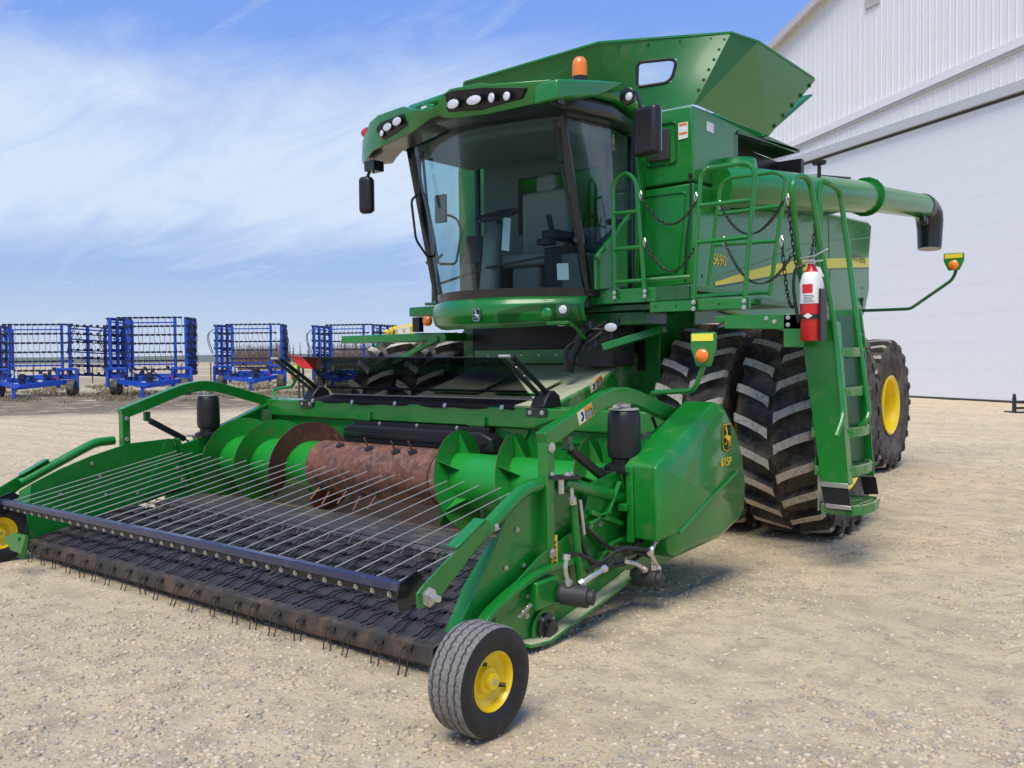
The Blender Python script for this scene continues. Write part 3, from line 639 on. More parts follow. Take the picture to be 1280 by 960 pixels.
# --- wind guard
bm = B(); bar(bm, [(XL-.05, 3.12, .505), (-5.3, 3.12, .512), (XR-.06, 3.12, .508)], .05, .046, (0, 1, 0)); wb = obj('wind_guard_bar', bm, M['navy'], hd, bevel=.006)
bm = B(); bar(bm, [(XL+.03, 3.135, .462), (XR-.08, 3.135, .462)], .035, .030, (0, 1, 0)); obj('clamp_strip', bm, M['black'], wb)
bm = B(); bolts(bm, [(XL+.08+.125*i, 3.118, .462) for i in range(37)], (0, -1, -.2), .011, .012); obj('bolt_row', bm, M['steel'], wb)
for x, s in ((XL+.03, -1), (XR-.06, 1)):
    bm = B(); px(bm, [(3.06, .47), (3.08, .54), (3.20, .58), (3.25, .54), (3.21, .44), (3.13, .39), (3.08, .40)], x, x+s*.012); obj('end_plate', bm, M['blackpaint'], wb, bevel=.002)
for i in range(28):
    x = XL + .10 + i*.166
    if x > XR-.12: break
    l = 1.0 + random.uniform(-.03, .03); dz = random.uniform(-.012, .012); bm = B()
    tube(bm, [(x, 3.13, .505), (x+random.uniform(-.01, .01), 3.7, .612+dz*.5), (x+random.uniform(-.02, .02), 3.20+l*1.42, .785+dz)], .0036, 6, fil=.02); obj('wind_guard_rod', bm, M['rod'], hd)
for x, s in ((XL-.26, -1), (XR-.0, 1)):
    bm = B(); tube(bm, [(x, 3.38, .60 if s < 0 else .56), (x, 3.95, .86), (x, 4.05, .90), (x, 4.22, .905)], .042, 16, fil=.06); ar = obj('wind_guard_arm', bm, M['green'], hd)
    bm = B(); px(bm, [(3.10, .425), (3.095, .50), (3.15, .54), (3.50, .72), (3.64, .785), (3.66, .75), (3.58, .67), (3.36, .52), (3.22, .42)], x+s*.044, x+s*.056); px(bm, [(3.40, .672), (3.63, .785), (3.61, .79), (3.38, .677)], x-s*.02, x+s*.056); obj('arm_bracket', bm, M['green'], ar, bevel=.003)
    bm = B(); lathe(bm, [(-.06, .02), (.0, .02), (.001, .05), (.012, .05), (.013, .035), (.03, .035), (.031, .02), (.075, .018)], (x+s*.056, 3.17, .47), (s, 0, 0), 6); obj('pivot_bolt', bm, M['steel'], ar, smooth=20)
    bm = B(); bolts(bm, [(x+s*.042, 3.72, .73), (x+s*.042, 3.5, .66)], (s, 0, 0), .013, .01); obj('bolt_row', bm, M['steel'], ar)
# right side: drag link tube, swivel and upright
bm = B(); tube(bm, [(XR+.05, 4.33, .90), (XR+.05, 5.30, .645)], .042, 16); lk = obj('link_tube', bm, M['green'], hd, bevel=.004)
bm = B(); bolts(bm, [(XR+.05, 5.31, .643)], (0, 1, -.2), .02, .03); bolts(bm, [(XR+.095, 5.24, .66)], (1, 0, 0), .022, .02); obj('link_pin', bm, M['steel'], lk)
bm = B(); obox(bm, (XR+.06, 4.32, .935), (.05, 0, 0), (0, .13, -.012), (0, .002, .01)); bolts(bm, [(XR+.05, 4.22, .955), (XR+.09, 4.32, .945), (XR+.05, 4.42, .935)], (0, 0, 1), .014, .022, 1); cyl(bm, (XR+.06, 4.30, .93), (XR+.06, 4.30, .84), .022, 8, 1); cyl(bm, (XR+.03, 4.20, .88), (XR+.03, 4.20, .80), .014, 8, 1); obj('swivel_plate', bm, [M['black'], M['steel']], lk)
bm = B(); tube(bm, [(-3.020, 4.365, 0.782), (-3.020, 4.451, 0.228)], .026, 12); obj('support_tube', bm, M['green'], hd)
bm = B(); cyl(bm, (-3.020, 4.350, 0.870), (-3.020, 4.365, 0.773), .014, 8); cyl(bm, (-3.000, 4.328, 0.817), (-3.000, 4.336, 0.779), .026, 8); obj('clevis', bm, M['steel'], hd)
# --- lift arches with air springs
for x, s in ((XL-.04, -1), (XR+.02, 1)):
    bm = B(); bar(bm, [(x, 4.17, 1.16), (x, 4.80, 1.37), (x, 5.02, 1.40), (x, 5.20, 1.37), (x, 5.90, 1.17)], .075, .10, fil=.16); a_ = obj('lift_arch', bm, M['green'], hd, bevel=.006)
    bm = B(); bar(bm, [(x-s*.0, 4.21, 1.15), (x, 4.21, .46)], .07, .075, (1, 0, 0)); obj('upright', bm, M['green'], a_, bevel=.005)
    bm = B(); bolts(bm, [(x+s*.039, 4.21, 1.12), (x+s*.039, 4.21, .50)], (s, 0, 0), .022, .016); bolts(bm, [(x-s*.039, 4.21, 1.12), (x-s*.039, 4.21, .93)], (-s, 0, 0), .016, .012); obj('bolt_row', bm, M['steel'], a_)
    bm = B(); bar(bm, [(x-.03, 5.10, 1.37), (x-.03, 5.10, 1.3)], .12, .03, (1, 0, 0)); bolts(bm, [(x, 5.08, 1.315)], (0, 0, 1), .03, .05); obj('arch_bracket', bm, M['steel'], a_)
    bm = B(); r = .105; lathe(bm, [(.905, .13), (.925, .13), (.945, .085), (.972, .085), (.975, .092), (.985, r), (1.03, r+.006), (1.2, r+.004), (1.27, r), (1.292, .088)], (x, 5.08, 0), (0, 0, 1), 32); sp_ = obj('air_spring', bm, M['black'], hd)
    bm = B(); lathe(bm, [(1.293, .10), (1.303, .10), (1.304, .03), (1.33, .03)], (x, 5.08, 0), (0, 0, 1), 28); cyl(bm, (x, 5.08, 1.30), (x, 5.08, 1.37), .014, 8); obj('top_plate', bm, M['rod'], sp_)
    bm = B(); box(bm, x-.16, x+.12, 4.93, 5.2, .893, .904) ; obj('base_plate', bm, M['blackpaint'], sp_)
    bm = B(); px(bm, [(4.95, .892), (5.22, .892), (5.22, .62), (5.08, .66), (5.0, .75)], x-.10, x+.06); obj('spring_pedestal', bm, M['green'], hd, bevel=.01)
    # gas strut
    p0, p1 = V(x, 4.43, 1.10), V(x, 4.96, .80); d = (p1-p0); q = p0+d*.72
    bm = B(); tube(bm, [p0+d*.06, q], .030, 12); cyl(bm, q, p1, .009, 8); st = obj('damper', bm, M['black'], hd, bevel=.003)
    bm = B(); cyl(bm, p0+V(-.03, 0, 0), p0+V(.03, 0, 0), .022, 10); obox(bm, p0+V(0, 0, .03), (.02, 0, 0), (0, .025, 0), (0, 0, .04)); obj('damper_mount', bm, M['green_dark'], st)
def warn_label(px0, parent):
    """white panel with black print, orange header, yellow edge"""
    p, u, v = px0; p, u, v = V(p), V(u), V(v); n = u.cross(v).normalized()
    if n.x < 0: n = -n
    bm = B(); slab(bm, [p, p+u, p+u+v, p+v], n*.001); o = obj('warning_label', bm, M['decal_y'], parent)
    bm = B(); a = p+n*.0012; slab(bm, [a+u*.03+v*.06, a+u*.45+v*.06, a+u*.45+v*.94, a+u*.03+v*.94], n*.0006); obj('label_white', bm, M['white'], o)
    bm = B(); slab(bm, [a+u*.48+v*.06, a+u*.97+v*.06, a+u*.97+v*.68, a+u*.48+v*.68], n*.0006); 
    b_ = a+n*.0008; slab(bm, [b_+u*.12+v*.2, b_+u*.3+v*.5, b_+u*.2+v*.8, b_+u*.36+v*.85, b_+u*.40+v*.4, b_+u*.3+v*.15], n*.0005); obj('label_black', bm, M['decal_k'], o)
    bm = B(); slab(bm, [a+u*.48+v*.72, a+u*.97+v*.72, a+u*.97+v*.94, a+u*.48+v*.94], n*.0006); obj('label_orange', bm, M['decal_o'], o)
    bm = B()
    for k in range(4): c_ = a+n*.0008+u*.52+v*(.14+.13*k); slab(bm, [c_, c_+u*.38, c_+u*.38+v*.04, c_+v*.04], n*.0004)
    obj('label_print', bm, M['white'], o)
dv = (V(0, 4.80, 1.37)-V(0, 4.17, 1.16)).normalized(); dn = V(0, -dv.z, dv.y)
warn_label((V(XR+.02+.0385, 4.50, 1.227)+dn*.0, dv*.17, dn*.085), hd)
# --- side shield with emblem
SH = [(4.96, .94), (5.03, .985), (5.78, 1.32), (5.92, 1.295), (6.10, 1.13), (6.22, .92), (6.27, .70), (6.25, .48), (6.18, .43), (5.85, .35), (5.3, .33), (5.2, .33), (5.12, .37), (5.10, .47), (4.98, .47)]
def shield():
    bm = B(); X0, X1 = -3.02, -2.80
    outer = [V(X1, y, z) for y, z in SH]; c = V(X1, 5.62, .75)
    inset = [V(X1+.045, c.y+(p.y-c.y)*.90, c.z+(p.z-c.z)*.88) for p in outer]
    a = [bm.verts.new((X0, p.y, p.z)) for p in outer]; b = [bm.verts.new(p) for p in outer]; d = [bm.verts.new(p) for p in inset]
    n = len(a)
    for i in range(n):
        j = (i+1) % n
        bm.faces.new((a[i], a[j], b[j], b[i])); bm.faces.new((b[i], b[j], d[j], d[i]))
    bm.faces.new(d); return bm
shd = obj('side_shield', shield(), M['green'], hd, smooth=60, bevel=.04, seg=4)
bm = B(); tube(bm, [(-2.752, 5.18, .50), (-2.752, 5.62, .66), (-2.752, 5.95, .76), (-2.752, 6.05, .80)], .012, 8, fil=.1); obj('shield_rib', bm, M['green'], shd)
bm = B(); px(bm, [(5.28, .90), (5.36, .96), (5.44, .96), (5.44, .87), (5.32, .80), (5.27, .81)], -2.757, -2.752); obj('shield_recess', bm, M['green'], shd, bevel=.004)
bm = B(); box(bm, -3.04, -2.98, 4.90, 5.14, .655, .70); box(bm, -3.0, -2.955, 4.94, 4.97, .45, .94); obj('shield_bracket', bm, M['green'], hd, bevel=.004)
DEER = [(-.46, .10), (-.40, .17), (-.30, .13), (-.20, .16), (-.16, .30), (-.20, .44), (-.30, .48), (-.34, .60), (-.26, .56), (-.22, .70), (-.17, .58), (-.12, .72), (-.10, .57), (-.04, .50), (.0, .36), (.04, .18), (.16, .14), (.32, .13), (.42, .06), (.47, .12), (.45, -.02), (.40, -.14), (.46, -.30), (.40, -.44), (.34, -.42), (.37, -.30), (.28, -.18), (.22, -.30), (.24, -.42), (.18, -.52), (.12, -.50), (.16, -.40), (.13, -.26), (.12, -.12), (-.02, -.10), (-.14, -.14), (-.24, -.26), (-.36, -.24), (-.38, -.30), (-.22, -.34), (-.08, -.20), (-.06, -.10), (-.16, .0), (-.30, .02)]
def emblem(parent, c, ux, uz, w_, h_, cols, dep=.004):
    """shield-shaped badge: border, field and leaping deer"""
    c, ux, uz = V(c), V(ux).normalized(), V(uz).normalized(); n = ux.cross(uz)
    if n.dot(CAM_LOC-c) < 0: n = -n
    def shape(k): return [(-.42*k, .5*k), (.42*k, .5*k), (.5*k, .36*k), (.5*k, -.28*k), (.38*k, -.44*k), (0, -.52*k), (-.38*k, -.44*k), (-.5*k, -.28*k), (-.5*k, .36*k)]
    o = None
    for i, (k, m) in enumerate(((1.0, cols[2]), (.965, cols[0]), (.90, cols[1]))):
        bm = B(); off = n*(dep*.35*i); slab(bm, [c+off+ux*(a*w_)+uz*(b*h_) for a, b in shape(k)], n*(dep*.35+.0002)); q = obj('badge' if i == 0 else 'badge_layer', bm, m, o or parent, smooth=0); o = o or q
    bm = B(); slab(bm, [c+n*(dep*1.05+.0004)+ux*(a*w_*.78)+uz*((b-.05)*h_*.66) for a, b in DEER], n*.0012)
    bmesh.ops.triangulate(bm, faces=bm.faces); obj('badge_deer', bm, cols[0], o, smooth=0)
emblem(shd, (-2.7535, 5.90, 1.065), (0, 1, 0), (0, 0, 1), .145, .20, (M['decal_y'], M['decal_k'], M['decal_k']))
text('615P', .085, (-2.7505, 5.80, .865), (0, 1, .0), (0, 0, 1), M['decal_y'], 'model_number', shd, .001, 0)
# --- smoked deflector
Y0 = 5.93
DA, DB_ = V(-7.02, 5.94, 1.29), V(-4.50, 5.94, 1.29); DC, DD = V(-6.88, 5.45, 1.665), V(-4.44, 5.45, 1.645)
bm = B(); slab(bm, [DA, DB_, DD, DC], (0, .004, .004)); de = obj('deflector_screen', bm, M['smoke'], hd, smooth=0)
bm = B(); e1, e2 = lerp(DA, DC, .2), lerp(DB_, DD, .2); bar(bm, [e1+V(0, -.01, 0), e2+V(0, -.01, 0)], .010, .018, (0, .8, .5)); obj('screen_rail', bm, M['blackpaint'], de)
bm = B(); bar(bm, [DC+V(0, 0, .0), DD+V(0, 0, .0)], .008, .012, (0, .5, .8)); bar(bm, [DA+V(0, -.01, .0), DB_+V(0, -.01, 0)], .008, .018, (0, .5, .8), mi=1); obj('screen_edge', bm, [M['blackpaint'], M['rod']], de)
bm = B(); n = 40; g = []
for i in range(n+1):
    x = -7.16+i*(2.62/n); wv = .012*math.sin(i*.9)+.008*math.sin(i*.37)
    g.append([bm.verts.new(q) for q in ((x, 5.735+wv*.5, 1.215+wv*.3), (x, 5.728+wv, 1.24+wv*.4), (x, 5.75, 1.256), (x, 5.80, 1.262), (x, 5.94, 1.285))])
for a, b in zip(g, g[1:]):
    for k in range(4): bm.faces.new((a[k], a[k+1], b[k+1], b[k]))
fl_ = obj('rubber_flap', bm, M['flap'], hd)
bm = B(); bolts(bm, [(x, 5.722, 1.235) for x in (-7.08, -6.50, -5.92, -5.30, -4.66)], (0, -1, .3), .015, .01); obj('bolt_row', bm, M['steel'], fl_)
for x, lean in ((-4.34, -.02), (-7.22, -.02)):
    a = V(x, 5.90, 1.30); b = V(x+lean, 5.42, 1.655)
    bm = B(); bar(bm, [a+V(-.03, 0, 0), b+V(-.05, 0, 0)], .05, .018, (1, 0, 0)); su = obj('screen_support', bm, M['interior_d'], hd, bevel=.003)
    bm = B(); tube(bm, [a+V(.04, 0, .03), b+V(.05, 0, 0)], .020, 12); cyl(bm, a+V(.04, 0, .0), lerp(a, b, .5)+V(.04, 0, .02), .012, 8); obj('gas_strut', bm, M['black'], su)
    bm = B(); cyl(bm, a+V(.06, -.03, .05), a+V(-.08, -.03, .05), .012, 8); cyl(bm, b+V(.05, -.02, 0), b+V(-.06, -.02, 0), .012, 8); bolts(bm, [lerp(a, b, t)+V(-.03, .0, .012) for t in (.3, .5, .7)], (0, .6, .8), .010, .01); obj('strut_pin', bm, M['rod'], su)
    bm = B(); px(bm, [(5.745, 1.238), (6.0, 1.238), (5.97, 1.33), (5.90, 1.375), (5.84, 1.36), (5.78, 1.30)], x-.05, x+.09); obj('support_foot', bm, M['black'], su, bevel=.01)
    bm = B(); box(bm, x-.07, x+.13, 5.722, 5.739, 1.17, 1.235); bolts(bm, [(x-.03, 5.722, 1.2), (x+.09, 5.722, 1.2)], (0, -1, 0), .014, .01, 1); obj('foot_plate', bm, [M['interior_d'], M['steel']], su)
# --- marker lamp on bent arm (right) and its twin (left)
def marker(base, p1, p2, c, hw, hh, nx=(0, -1, 0), nm='marker_lamp', mirror=1, parent=None):
    bm = B(); tube(bm, [base, p1, p2, V(c)+V(0, .02, -hh*.9)], .018, 10, fil=.06); arm = obj('lamp_arm', bm, M['green'], parent)
    c = V(c); bm = B(); py(bm, [(c.x-hw, c.z+hh), (c.x+hw, c.z+hh), (c.x+hw, c.z+hh*.1), (c.x+hw*.55, c.z-hh), (c.x-hw*.55, c.z-hh), (c.x-hw, c.z+hh*.1)], c.y, c.y+.035); lp = obj('lamp_housing', bm, M['green'], parent, bevel=.012, seg=3)
    bm = B(); py(bm, [(c.x-hw*.86, c.z+hh*.92), (c.x+hw*.86, c.z+hh*.92), (c.x+hw*.86, c.z+hh*.5), (c.x-hw*.86, c.z+hh*.5)], c.y-.003, c.y-.0005); obj('reflector', bm, M['reflect_y'], lp)
    bm = B(); lathe(bm, [(0, hw*.5), (.012, hw*.5), (.022, hw*.40), (.030, hw*.2), (.032, .0)], (c.x, c.y-.001, c.z-hh*.35), (0, -1, 0), 24); obj('amber_lens', bm, M['orange'], lp)
marker((XR+.02, 5.62, 1.24), (-3.174, 5.550, 1.386), (-2.725, 5.350, 1.417), (-2.641, 5.300, 1.684), .088, .112, parent=hd)
marker((XL+.05, 5.85, 1.22), (-7.975, 5.900, 1.325), (-7.686, 5.950, 1.361), (-7.604, 5.900, 1.506), .07, .085, parent=hd)
bm = B(); bar(bm, [(XR+.02, 5.86, 1.19), (XR+.0, 6.0, 1.2)], .10, .1, (1, 0, 0)); lathe(bm, [(0, .035), (.02, .035)], (XR+.06, 5.85, 1.19), (1, 0, 0), 14); obj('arch_clevis', bm, M['green'], hd, bevel=.006)
bm = B(); tube(bm, [(-3.200, 5.627, 1.217), (-3.200, 5.707, 1.097), (-3.200, 5.591, 1.036), (-3.200, 5.457, 1.042)], .012, 8, fil=.04); lathe(bm, [(0, .05), (.06, .05)], (-3.220, 5.570, 1.060), (1, 0, 0), 14); obj('hose_coupler', bm, M['interior_d'], hd)
# --- gauge wheels
def gauge(x, y, s):
    r, wd = .245, .205; bm = B(); n = 72; prof = []
    P_ = [(-.72, .52), (-1.0, .72), (-.98, .86), (-.90, .955)]
    grooves = [-.62, -.22, .22, .62]
    for g_ in grooves: P_ += [(g_-.055, .99, 'z'), (g_-.04, .955, 'z'), (g_+.04, .955, 'z'), (g_+.055, .99, 'z')]
    P_ += [(.90, .955), (.98, .86), (1.0, .72), (.72, .52)]
    rings = []
    for k in range(n):
        t = 2*math.pi*k/n; zz = (.028 if k % 2 else -.028); ring = []
        for p in P_:
            tt = p[0] + (zz if len(p) > 2 else 0); rr = p[1]*r
            ring.append(bm.verts.new((x+tt*wd/2, y+rr*math.cos(t), r-.006+rr*math.sin(t))))
        rings.append(ring)
    for k in range(n):
        a, b = rings[k], rings[(k+1) % n]
        for j in range(len(P_)-1):
            f = bm.faces.new((a[j], a[j+1], b[j+1], b[j])); top = P_[j][1] >= .95 and P_[j+1][1] >= .95 and not (abs(P_[j][1]-.955) < 1e-6 and abs(P_[j+1][1]-.955) < 1e-6)
            f.material_index = 1 if top else 0
    wh = obj('gauge_wheel', bm, [M['rubber_black'], M['treadgrey']], hd, smooth=40)
    bm = B(); lathe(bm, [(-s*.075, .125), (s*.080, .132), (s*.083, .127), (s*.070, .118), (s*.045, .112), (s*.028, .085), (s*.030, .062), (s*.052, .055), (s*.055, .038), (s*.082, .035), (s*.084, .014)], (x, y, r-.006), (1, 0, 0), 40); ri = obj('rim', bm, M['yellow'], wh, smooth=35)
    bm = B(); cyl(bm, (x+s*.05, y+.065, r-.045), (x+s*.075, y+.085, r-.047), .010, 10); obox(bm, (x+s*.047, y-.035, r+.075), (.004, 0, 0), (0, .022, -.01), (0, .004, .008)); obj('valve', bm, M['black'], ri)
    bm = B(); cyl(bm, (x+s*.078, y, r-.006), (x+s*.086, y, r-.006), .013, 12); obj('axle_end', bm, M['steel'], ri)
M['rubber_black'] = mat('black_sidewall_rubber', (.013, .013, .014), .55, dirt=((.10, .09, .08), .22, 9, .3), bump=(60, .15, .002))
gauge(-2.55, 2.96, 1); gauge(XL-.10, 3.12, 1)
for x0, x1, y in ((XR-.02, -2.67, 2.96), (XL-.02, XL-.10, 3.12)):
    bm = B(); tube(bm, [(x0, y+.80, .22), (x0+(x1-x0)*.8, y+.3, .25), (x1, y, .24)], .022, 10, fil=.1); obj('wheel_axle', bm, M['green_dark'], hd)
bm = B(); slab(bm, [(-7.503, 2.980, 0.270), (-7.283, 2.980, 0.333), (-7.089, 2.980, 0.331), (-7.181, 2.980, 0.185), (-7.349, 2.980, 0.188)], (0, .02, 0)); bolts(bm, [(-7.204, 2.975, 0.294)], (0, -1, 0), .012, .01); obj('wheel_bracket', bm, M['green'], hd)
ORG = Vector((0, 0, 0))
# ================================================================ THE COMBINE
BX = -5.5
cb_ = thing('combine_harvester', (BX, 8.2, 0), 'large green combine harvester with dual front tyres and raised grain tank beside the shed', 'combine harvester')
GG = M['green_gloss']
# --- wheels
def ag_tyre(cx, cy, R, W, rr, n, lug_h, lug_w, s, name='drive_wheel'):
    bm = B(); hw = W/2; Rc = R-lug_h
    prof = [(-.80, rr/R*1.0), (-.96, .70), (-1.0, .80), (-.97, .90), (-.90, .955), (-.5, .985), (0, 1.0), (.5, .985), (.90, .955), (.97, .90), (1.0, .80), (.96, .70), (.80, rr/R)]
    lathe(bm, [(t*hw, (r*Rc if abs(t) < .9 or r > .9 else r*R)) for t, r in prof], (cx, cy, R-.012), (1, 0, 0), 80, cap=False)
    def crown(t): a = abs(t); return Rc*(1-.045*a*a) if a < .92 else Rc*.955*(1-(a-.92)*1.6)
    st = [(.07, .0), (.20, .045), (.60, .145), (.92, .205), (1.0, .22), (1.055, .23)]
    ang = lug_w/R
    for side in (-1, 1):
        for i in range(n):
            p0 = 2*math.pi*(i + (.5 if side > 0 else 0))/n; rings = []
            for j, (t, k) in enumerate(st):
                ph = p0 + k*W/R*.95; wv = ang*(.62 if j == 0 else .5 if j < 4 else .45)
                top = (R - .012*abs(t)**3*8*R*0 - (.03*t*t)*R*.6) if t < .95 else R*(.955 if j == 4 else .90)
                bot = crown(t)-.01 if j < 4 else R*(.90 if j == 4 else .86)-.02
                tt = min(t, 1.0 if j < 5 else 1.03)*hw*side; ring = []
                for dphi, rad in ((-wv*1.25, bot), (-wv*.85, top), (wv*.85, top), (wv*1.25, bot)):
                    a = ph + dphi; ring.append(bm.verts.new((cx+tt, cy-rad*math.cos(a), R-.012+rad*math.sin(a))))
                rings.append(ring)
            for a, b in zip(rings, rings[1:]):
                for k in range(3):
                    bm.faces.new((a[k], a[k+1], b[k+1], b[k])).material_index = 1 if k == 1 and a is not rings[4] else 0
            bm.faces.new(rings[0]); bm.faces.new(rings[-1])
    ty = obj(name, bm, [M['rubber'], M['lugtop']], cb_, smooth=40)
    bm = B(); q = (cx, cy, R-.012); 
    lathe(bm, [(-s*hw*.80, rr+.005), (s*hw*.78, rr+.005), (s*hw*.90, rr+.03), (s*hw*.93, rr+.012), (s*hw*.80, rr-.03), (s*hw*.35, rr-.05), (s*hw*.22, rr*.72), (s*hw*.20, rr*.42), (s*hw*.30, rr*.40), (s*hw*.32, rr*.30), (s*hw*.30, .0)], q, (1, 0, 0), 48)
    ri = obj('rim', bm, M['yellow'], ty, smooth=35)
    bm = B(); bolts(bm, [(cx+s*hw*.20+s*.002, cy+rr*.56*math.cos(k*.628), R+rr*.56*math.sin(k*.628)) for k in range(10)], (s, 0, 0), .02, .03); obj('wheel_nuts', bm, M['steel'], ri)
    return ty
FR2 = .99; AX = 8.20
for x, s in ((-2.98, 1), (-3.79, 1), (-7.21, -1), (-8.02, -1)): ag_tyre(x, AX, FR2, .70, .55, 23, .072, .088, s)
for x, s in ((-3.95, 1), (-7.05, -1)): ag_tyre(x, 13.2, .93, .62, .39, 22, .05, .08, s, 'rear_wheel')
bm = B(); cyl(bm, (-8.1, AX, .98), (-2.9, AX, .98), .16, 16); box(bm, -6.6, -4.4, AX-.3, AX+.3, .75, 1.3); obj('front_axle', bm, M['green_dark'], cb_, bevel=.02)
bm = B(); box(bm, -6.9, -4.1, 13.0, 13.3, .80, 1.05); obj('rear_axle', bm, M['green_dark'], cb_, bevel=.02)
# --- body
bm = B(); box(bm, -6.95, -4.06, 7.98, 13.1, 1.55, 3.30); box(bm, -6.5, -4.5, 8.1, 12.5, 1.1, 1.56); obj('body_core', bm, M['green_dark'], cb_, bevel=.01)
SP = [(-4.000, 7.854, 3.302), (-4.000, 8.845, 3.338), (-4.000, 13.253, 3.529), (-4.000, 13.402, 3.488), (-4.000, 13.293, 3.066), (-4.000, 13.296, 2.563), (-4.000, 13.079, 2.212), (-4.000, 12.557, 1.834), (-4.000, 11.724, 1.775), (-4.000, 9.100, 2.036), (-4.000, 7.844, 2.155)]
bm = B(); slab(bm, SP, (-.06, 0, 0)); sp = obj('side_panel', bm, GG, cb_, bevel=.03, seg=3)
bm = B(); slab(bm, [(-11-x, y, z) for x, y, z in SP], (.06, 0, 0)); obj('side_panel', bm, GG, cb_, bevel=.03, seg=3)
# raised crease and stripe
bm = B(); tube(bm, [(-3.998, 8.149, 2.388), (-3.998, 8.700, 2.504), (-3.998, 9.634, 2.700), (-3.998, 10.597, 2.967), (-3.998, 13.285, 3.305)], .007, 8, fil=.5); obj('panel_crease', bm, GG, sp)
up_ = [(-3.994, 8.282, 2.372), (-3.994, 8.987, 2.523), (-3.994, 9.806, 2.668), (-3.994, 10.586, 2.774), (-3.994, 11.704, 2.882), (-3.994, 13.236, 3.015)]
lo_ = [(-3.994, 8.300, 2.341), (-3.994, 8.986, 2.430), (-3.994, 9.806, 2.542), (-3.994, 10.586, 2.641), (-3.994, 11.704, 2.758), (-3.994, 13.237, 2.879)]
def strip(up, lo, n, mm, nm, par):
    bm = B(); a = [bm.verts.new(V(p)) for p in up]; b = [bm.verts.new(V(p)) for p in lo]
    for i in range(len(a)-1): bm.faces.new((a[i], a[i+1], b[i+1], b[i]))
    r = bmesh.ops.extrude_face_region(bm, geom=bm.faces[:]); bmesh.ops.translate(bm, verts=[v for v in r['geom'] if isinstance(v, bmesh.types.BMVert)], vec=n); return obj(nm, bm, mm, par, smooth=0)
strip(up_, lo_, (.002, 0, 0), M['stripe'], 'yellow_stripe', sp)
strip([V(p)+V(.0005, 0, -.012) for p in lo_], [V(p)+V(.0005, 0, -.020) for p in lo_], (.0015, 0, 0), M['decal_k'], 'black_stripe', sp)
text('S690', .155, (-3.994, 8.248, 2.552), (0, 1, .0), (0, 0, 1), M['decal_y'], 'model_number', sp, .001, 0)
text('JOHN DEERE', .14, (-3.9895, 12.35, 2.915), (0, 1, 0), (0, 0, 1), M['green_dark'], 'maker_lettering', sp, .001, 0, .9)
# upper tank side with unloading-auger opening
US = [(-4.000, 7.860, 4.033), (-4.000, 9.048, 4.074), (-4.000, 10.603, 4.091), (-4.000, 10.500, 4.035), (-4.000, 9.643, 4.004), (-4.000, 8.849, 3.985), (-4.000, 8.751, 3.909), (-4.000, 8.769, 3.699), (-4.000, 9.316, 3.670), (-4.000, 9.107, 3.484), (-4.000, 8.845, 3.363), (-4.000, 7.854, 3.325)]
bm = B(); slab(bm, US, (-.05, 0, 0)); us = obj('tank_side', bm, GG, cb_, bevel=.012)
bm = B(); slab(bm, [(-11-x, y, z) for x, y, z in US[:3]] + [(-7.0, 10.5, 3.35), (-7.0, 7.88, 3.32)], (.05, 0, 0)); obj('tank_side', bm, GG, cb_)
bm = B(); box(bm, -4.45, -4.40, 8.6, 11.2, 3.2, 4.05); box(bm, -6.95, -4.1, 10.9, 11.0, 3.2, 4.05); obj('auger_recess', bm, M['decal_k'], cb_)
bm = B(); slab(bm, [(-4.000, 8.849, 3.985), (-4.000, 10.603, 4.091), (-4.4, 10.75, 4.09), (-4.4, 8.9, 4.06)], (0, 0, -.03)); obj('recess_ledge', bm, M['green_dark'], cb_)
bm = B(); box(bm, -6.98, -4.02, 8.0, 12.8, 3.30, 3.36); slab(bm, [(-6.9, 10.5, 3.3), (-4.6, 10.5, 3.3), (-4.6, 10.5, 3.95), (-6.9, 10.5, 3.95)], (0, 2.3, -.1)); obj('engine_deck', bm, M['green_dark'], cb_, bevel=.02)
bm = B(); box(bm, -6.98, -4.02, 7.95, 8.9, 3.37, 4.03); box(bm, -6.98, -4.5, 8.9, 10.5, 3.37, 4.03); obj('tank_core', bm, M['green_dark'], cb_)
bm = B(); box(bm, -6.95, -4.06, 13.1, 13.2, 1.9, 3.2); obj('rear_wall', bm, M['green'], cb_, bevel=.02)
# front faces
FU = [(-4.833, 7.820, 4.015), (-4.656, 7.820, 4.032), (-3.996, 7.820, 4.031), (-3.983, 7.820, 3.318), (-4.587, 7.820, 3.309)]
bm = B(); slab(bm, FU, (0, .05, 0)); fu = obj('front_upper_panel', bm, M['green_gloss'], cb_, bevel=.015)
bm = B(); slab(bm, [(-4.569, 7.820, 3.283), (-3.983, 7.820, 3.295), (-3.995, 7.820, 2.337), (-4.612, 7.820, 2.310)], (0, .05, 0)); fl = obj('front_lower_panel', bm, GG, cb_, bevel=.015)
bm = B(); box(bm, -7.0, -4.7, 7.84, 7.9, 2.3, 4.04); obj('front_wall', bm, M['green'], cb_)
bm = B(); box(bm, -7.0, -4.02, 7.90, 7.97, 2.25, 4.03); obj('front_frame', bm, M['green_dark'], cb_)
def ring(bm, P_, w_, y):
    """thin raised ring following a closed outline on a Y plane"""
    n = len(P_)
    tube(bm, fillet([V(p) for p in P_] + [V(P_[0])], .05, 3), w_, 6, cap=False)
bm = B(); ring(bm, [(-4.456, 7.818, 3.903), (-4.166, 7.818, 3.901), (-4.159, 7.818, 3.509), (-4.494, 7.818, 3.510)], .012, 0); obj('hatch_seam', bm, M['green_dark'], fu)
bm = B(); slab(bm, [(-4.383, 7.815, 3.844), (-4.225, 7.815, 3.849), (-4.227, 7.815, 3.549), (-4.456, 7.815, 3.551), (-4.456, 7.815, 3.606), (-4.384, 7.815, 3.603)], (0, -.02, 0)); obj('hatch_latch', bm, M['interior_d'], fu, bevel=.006)
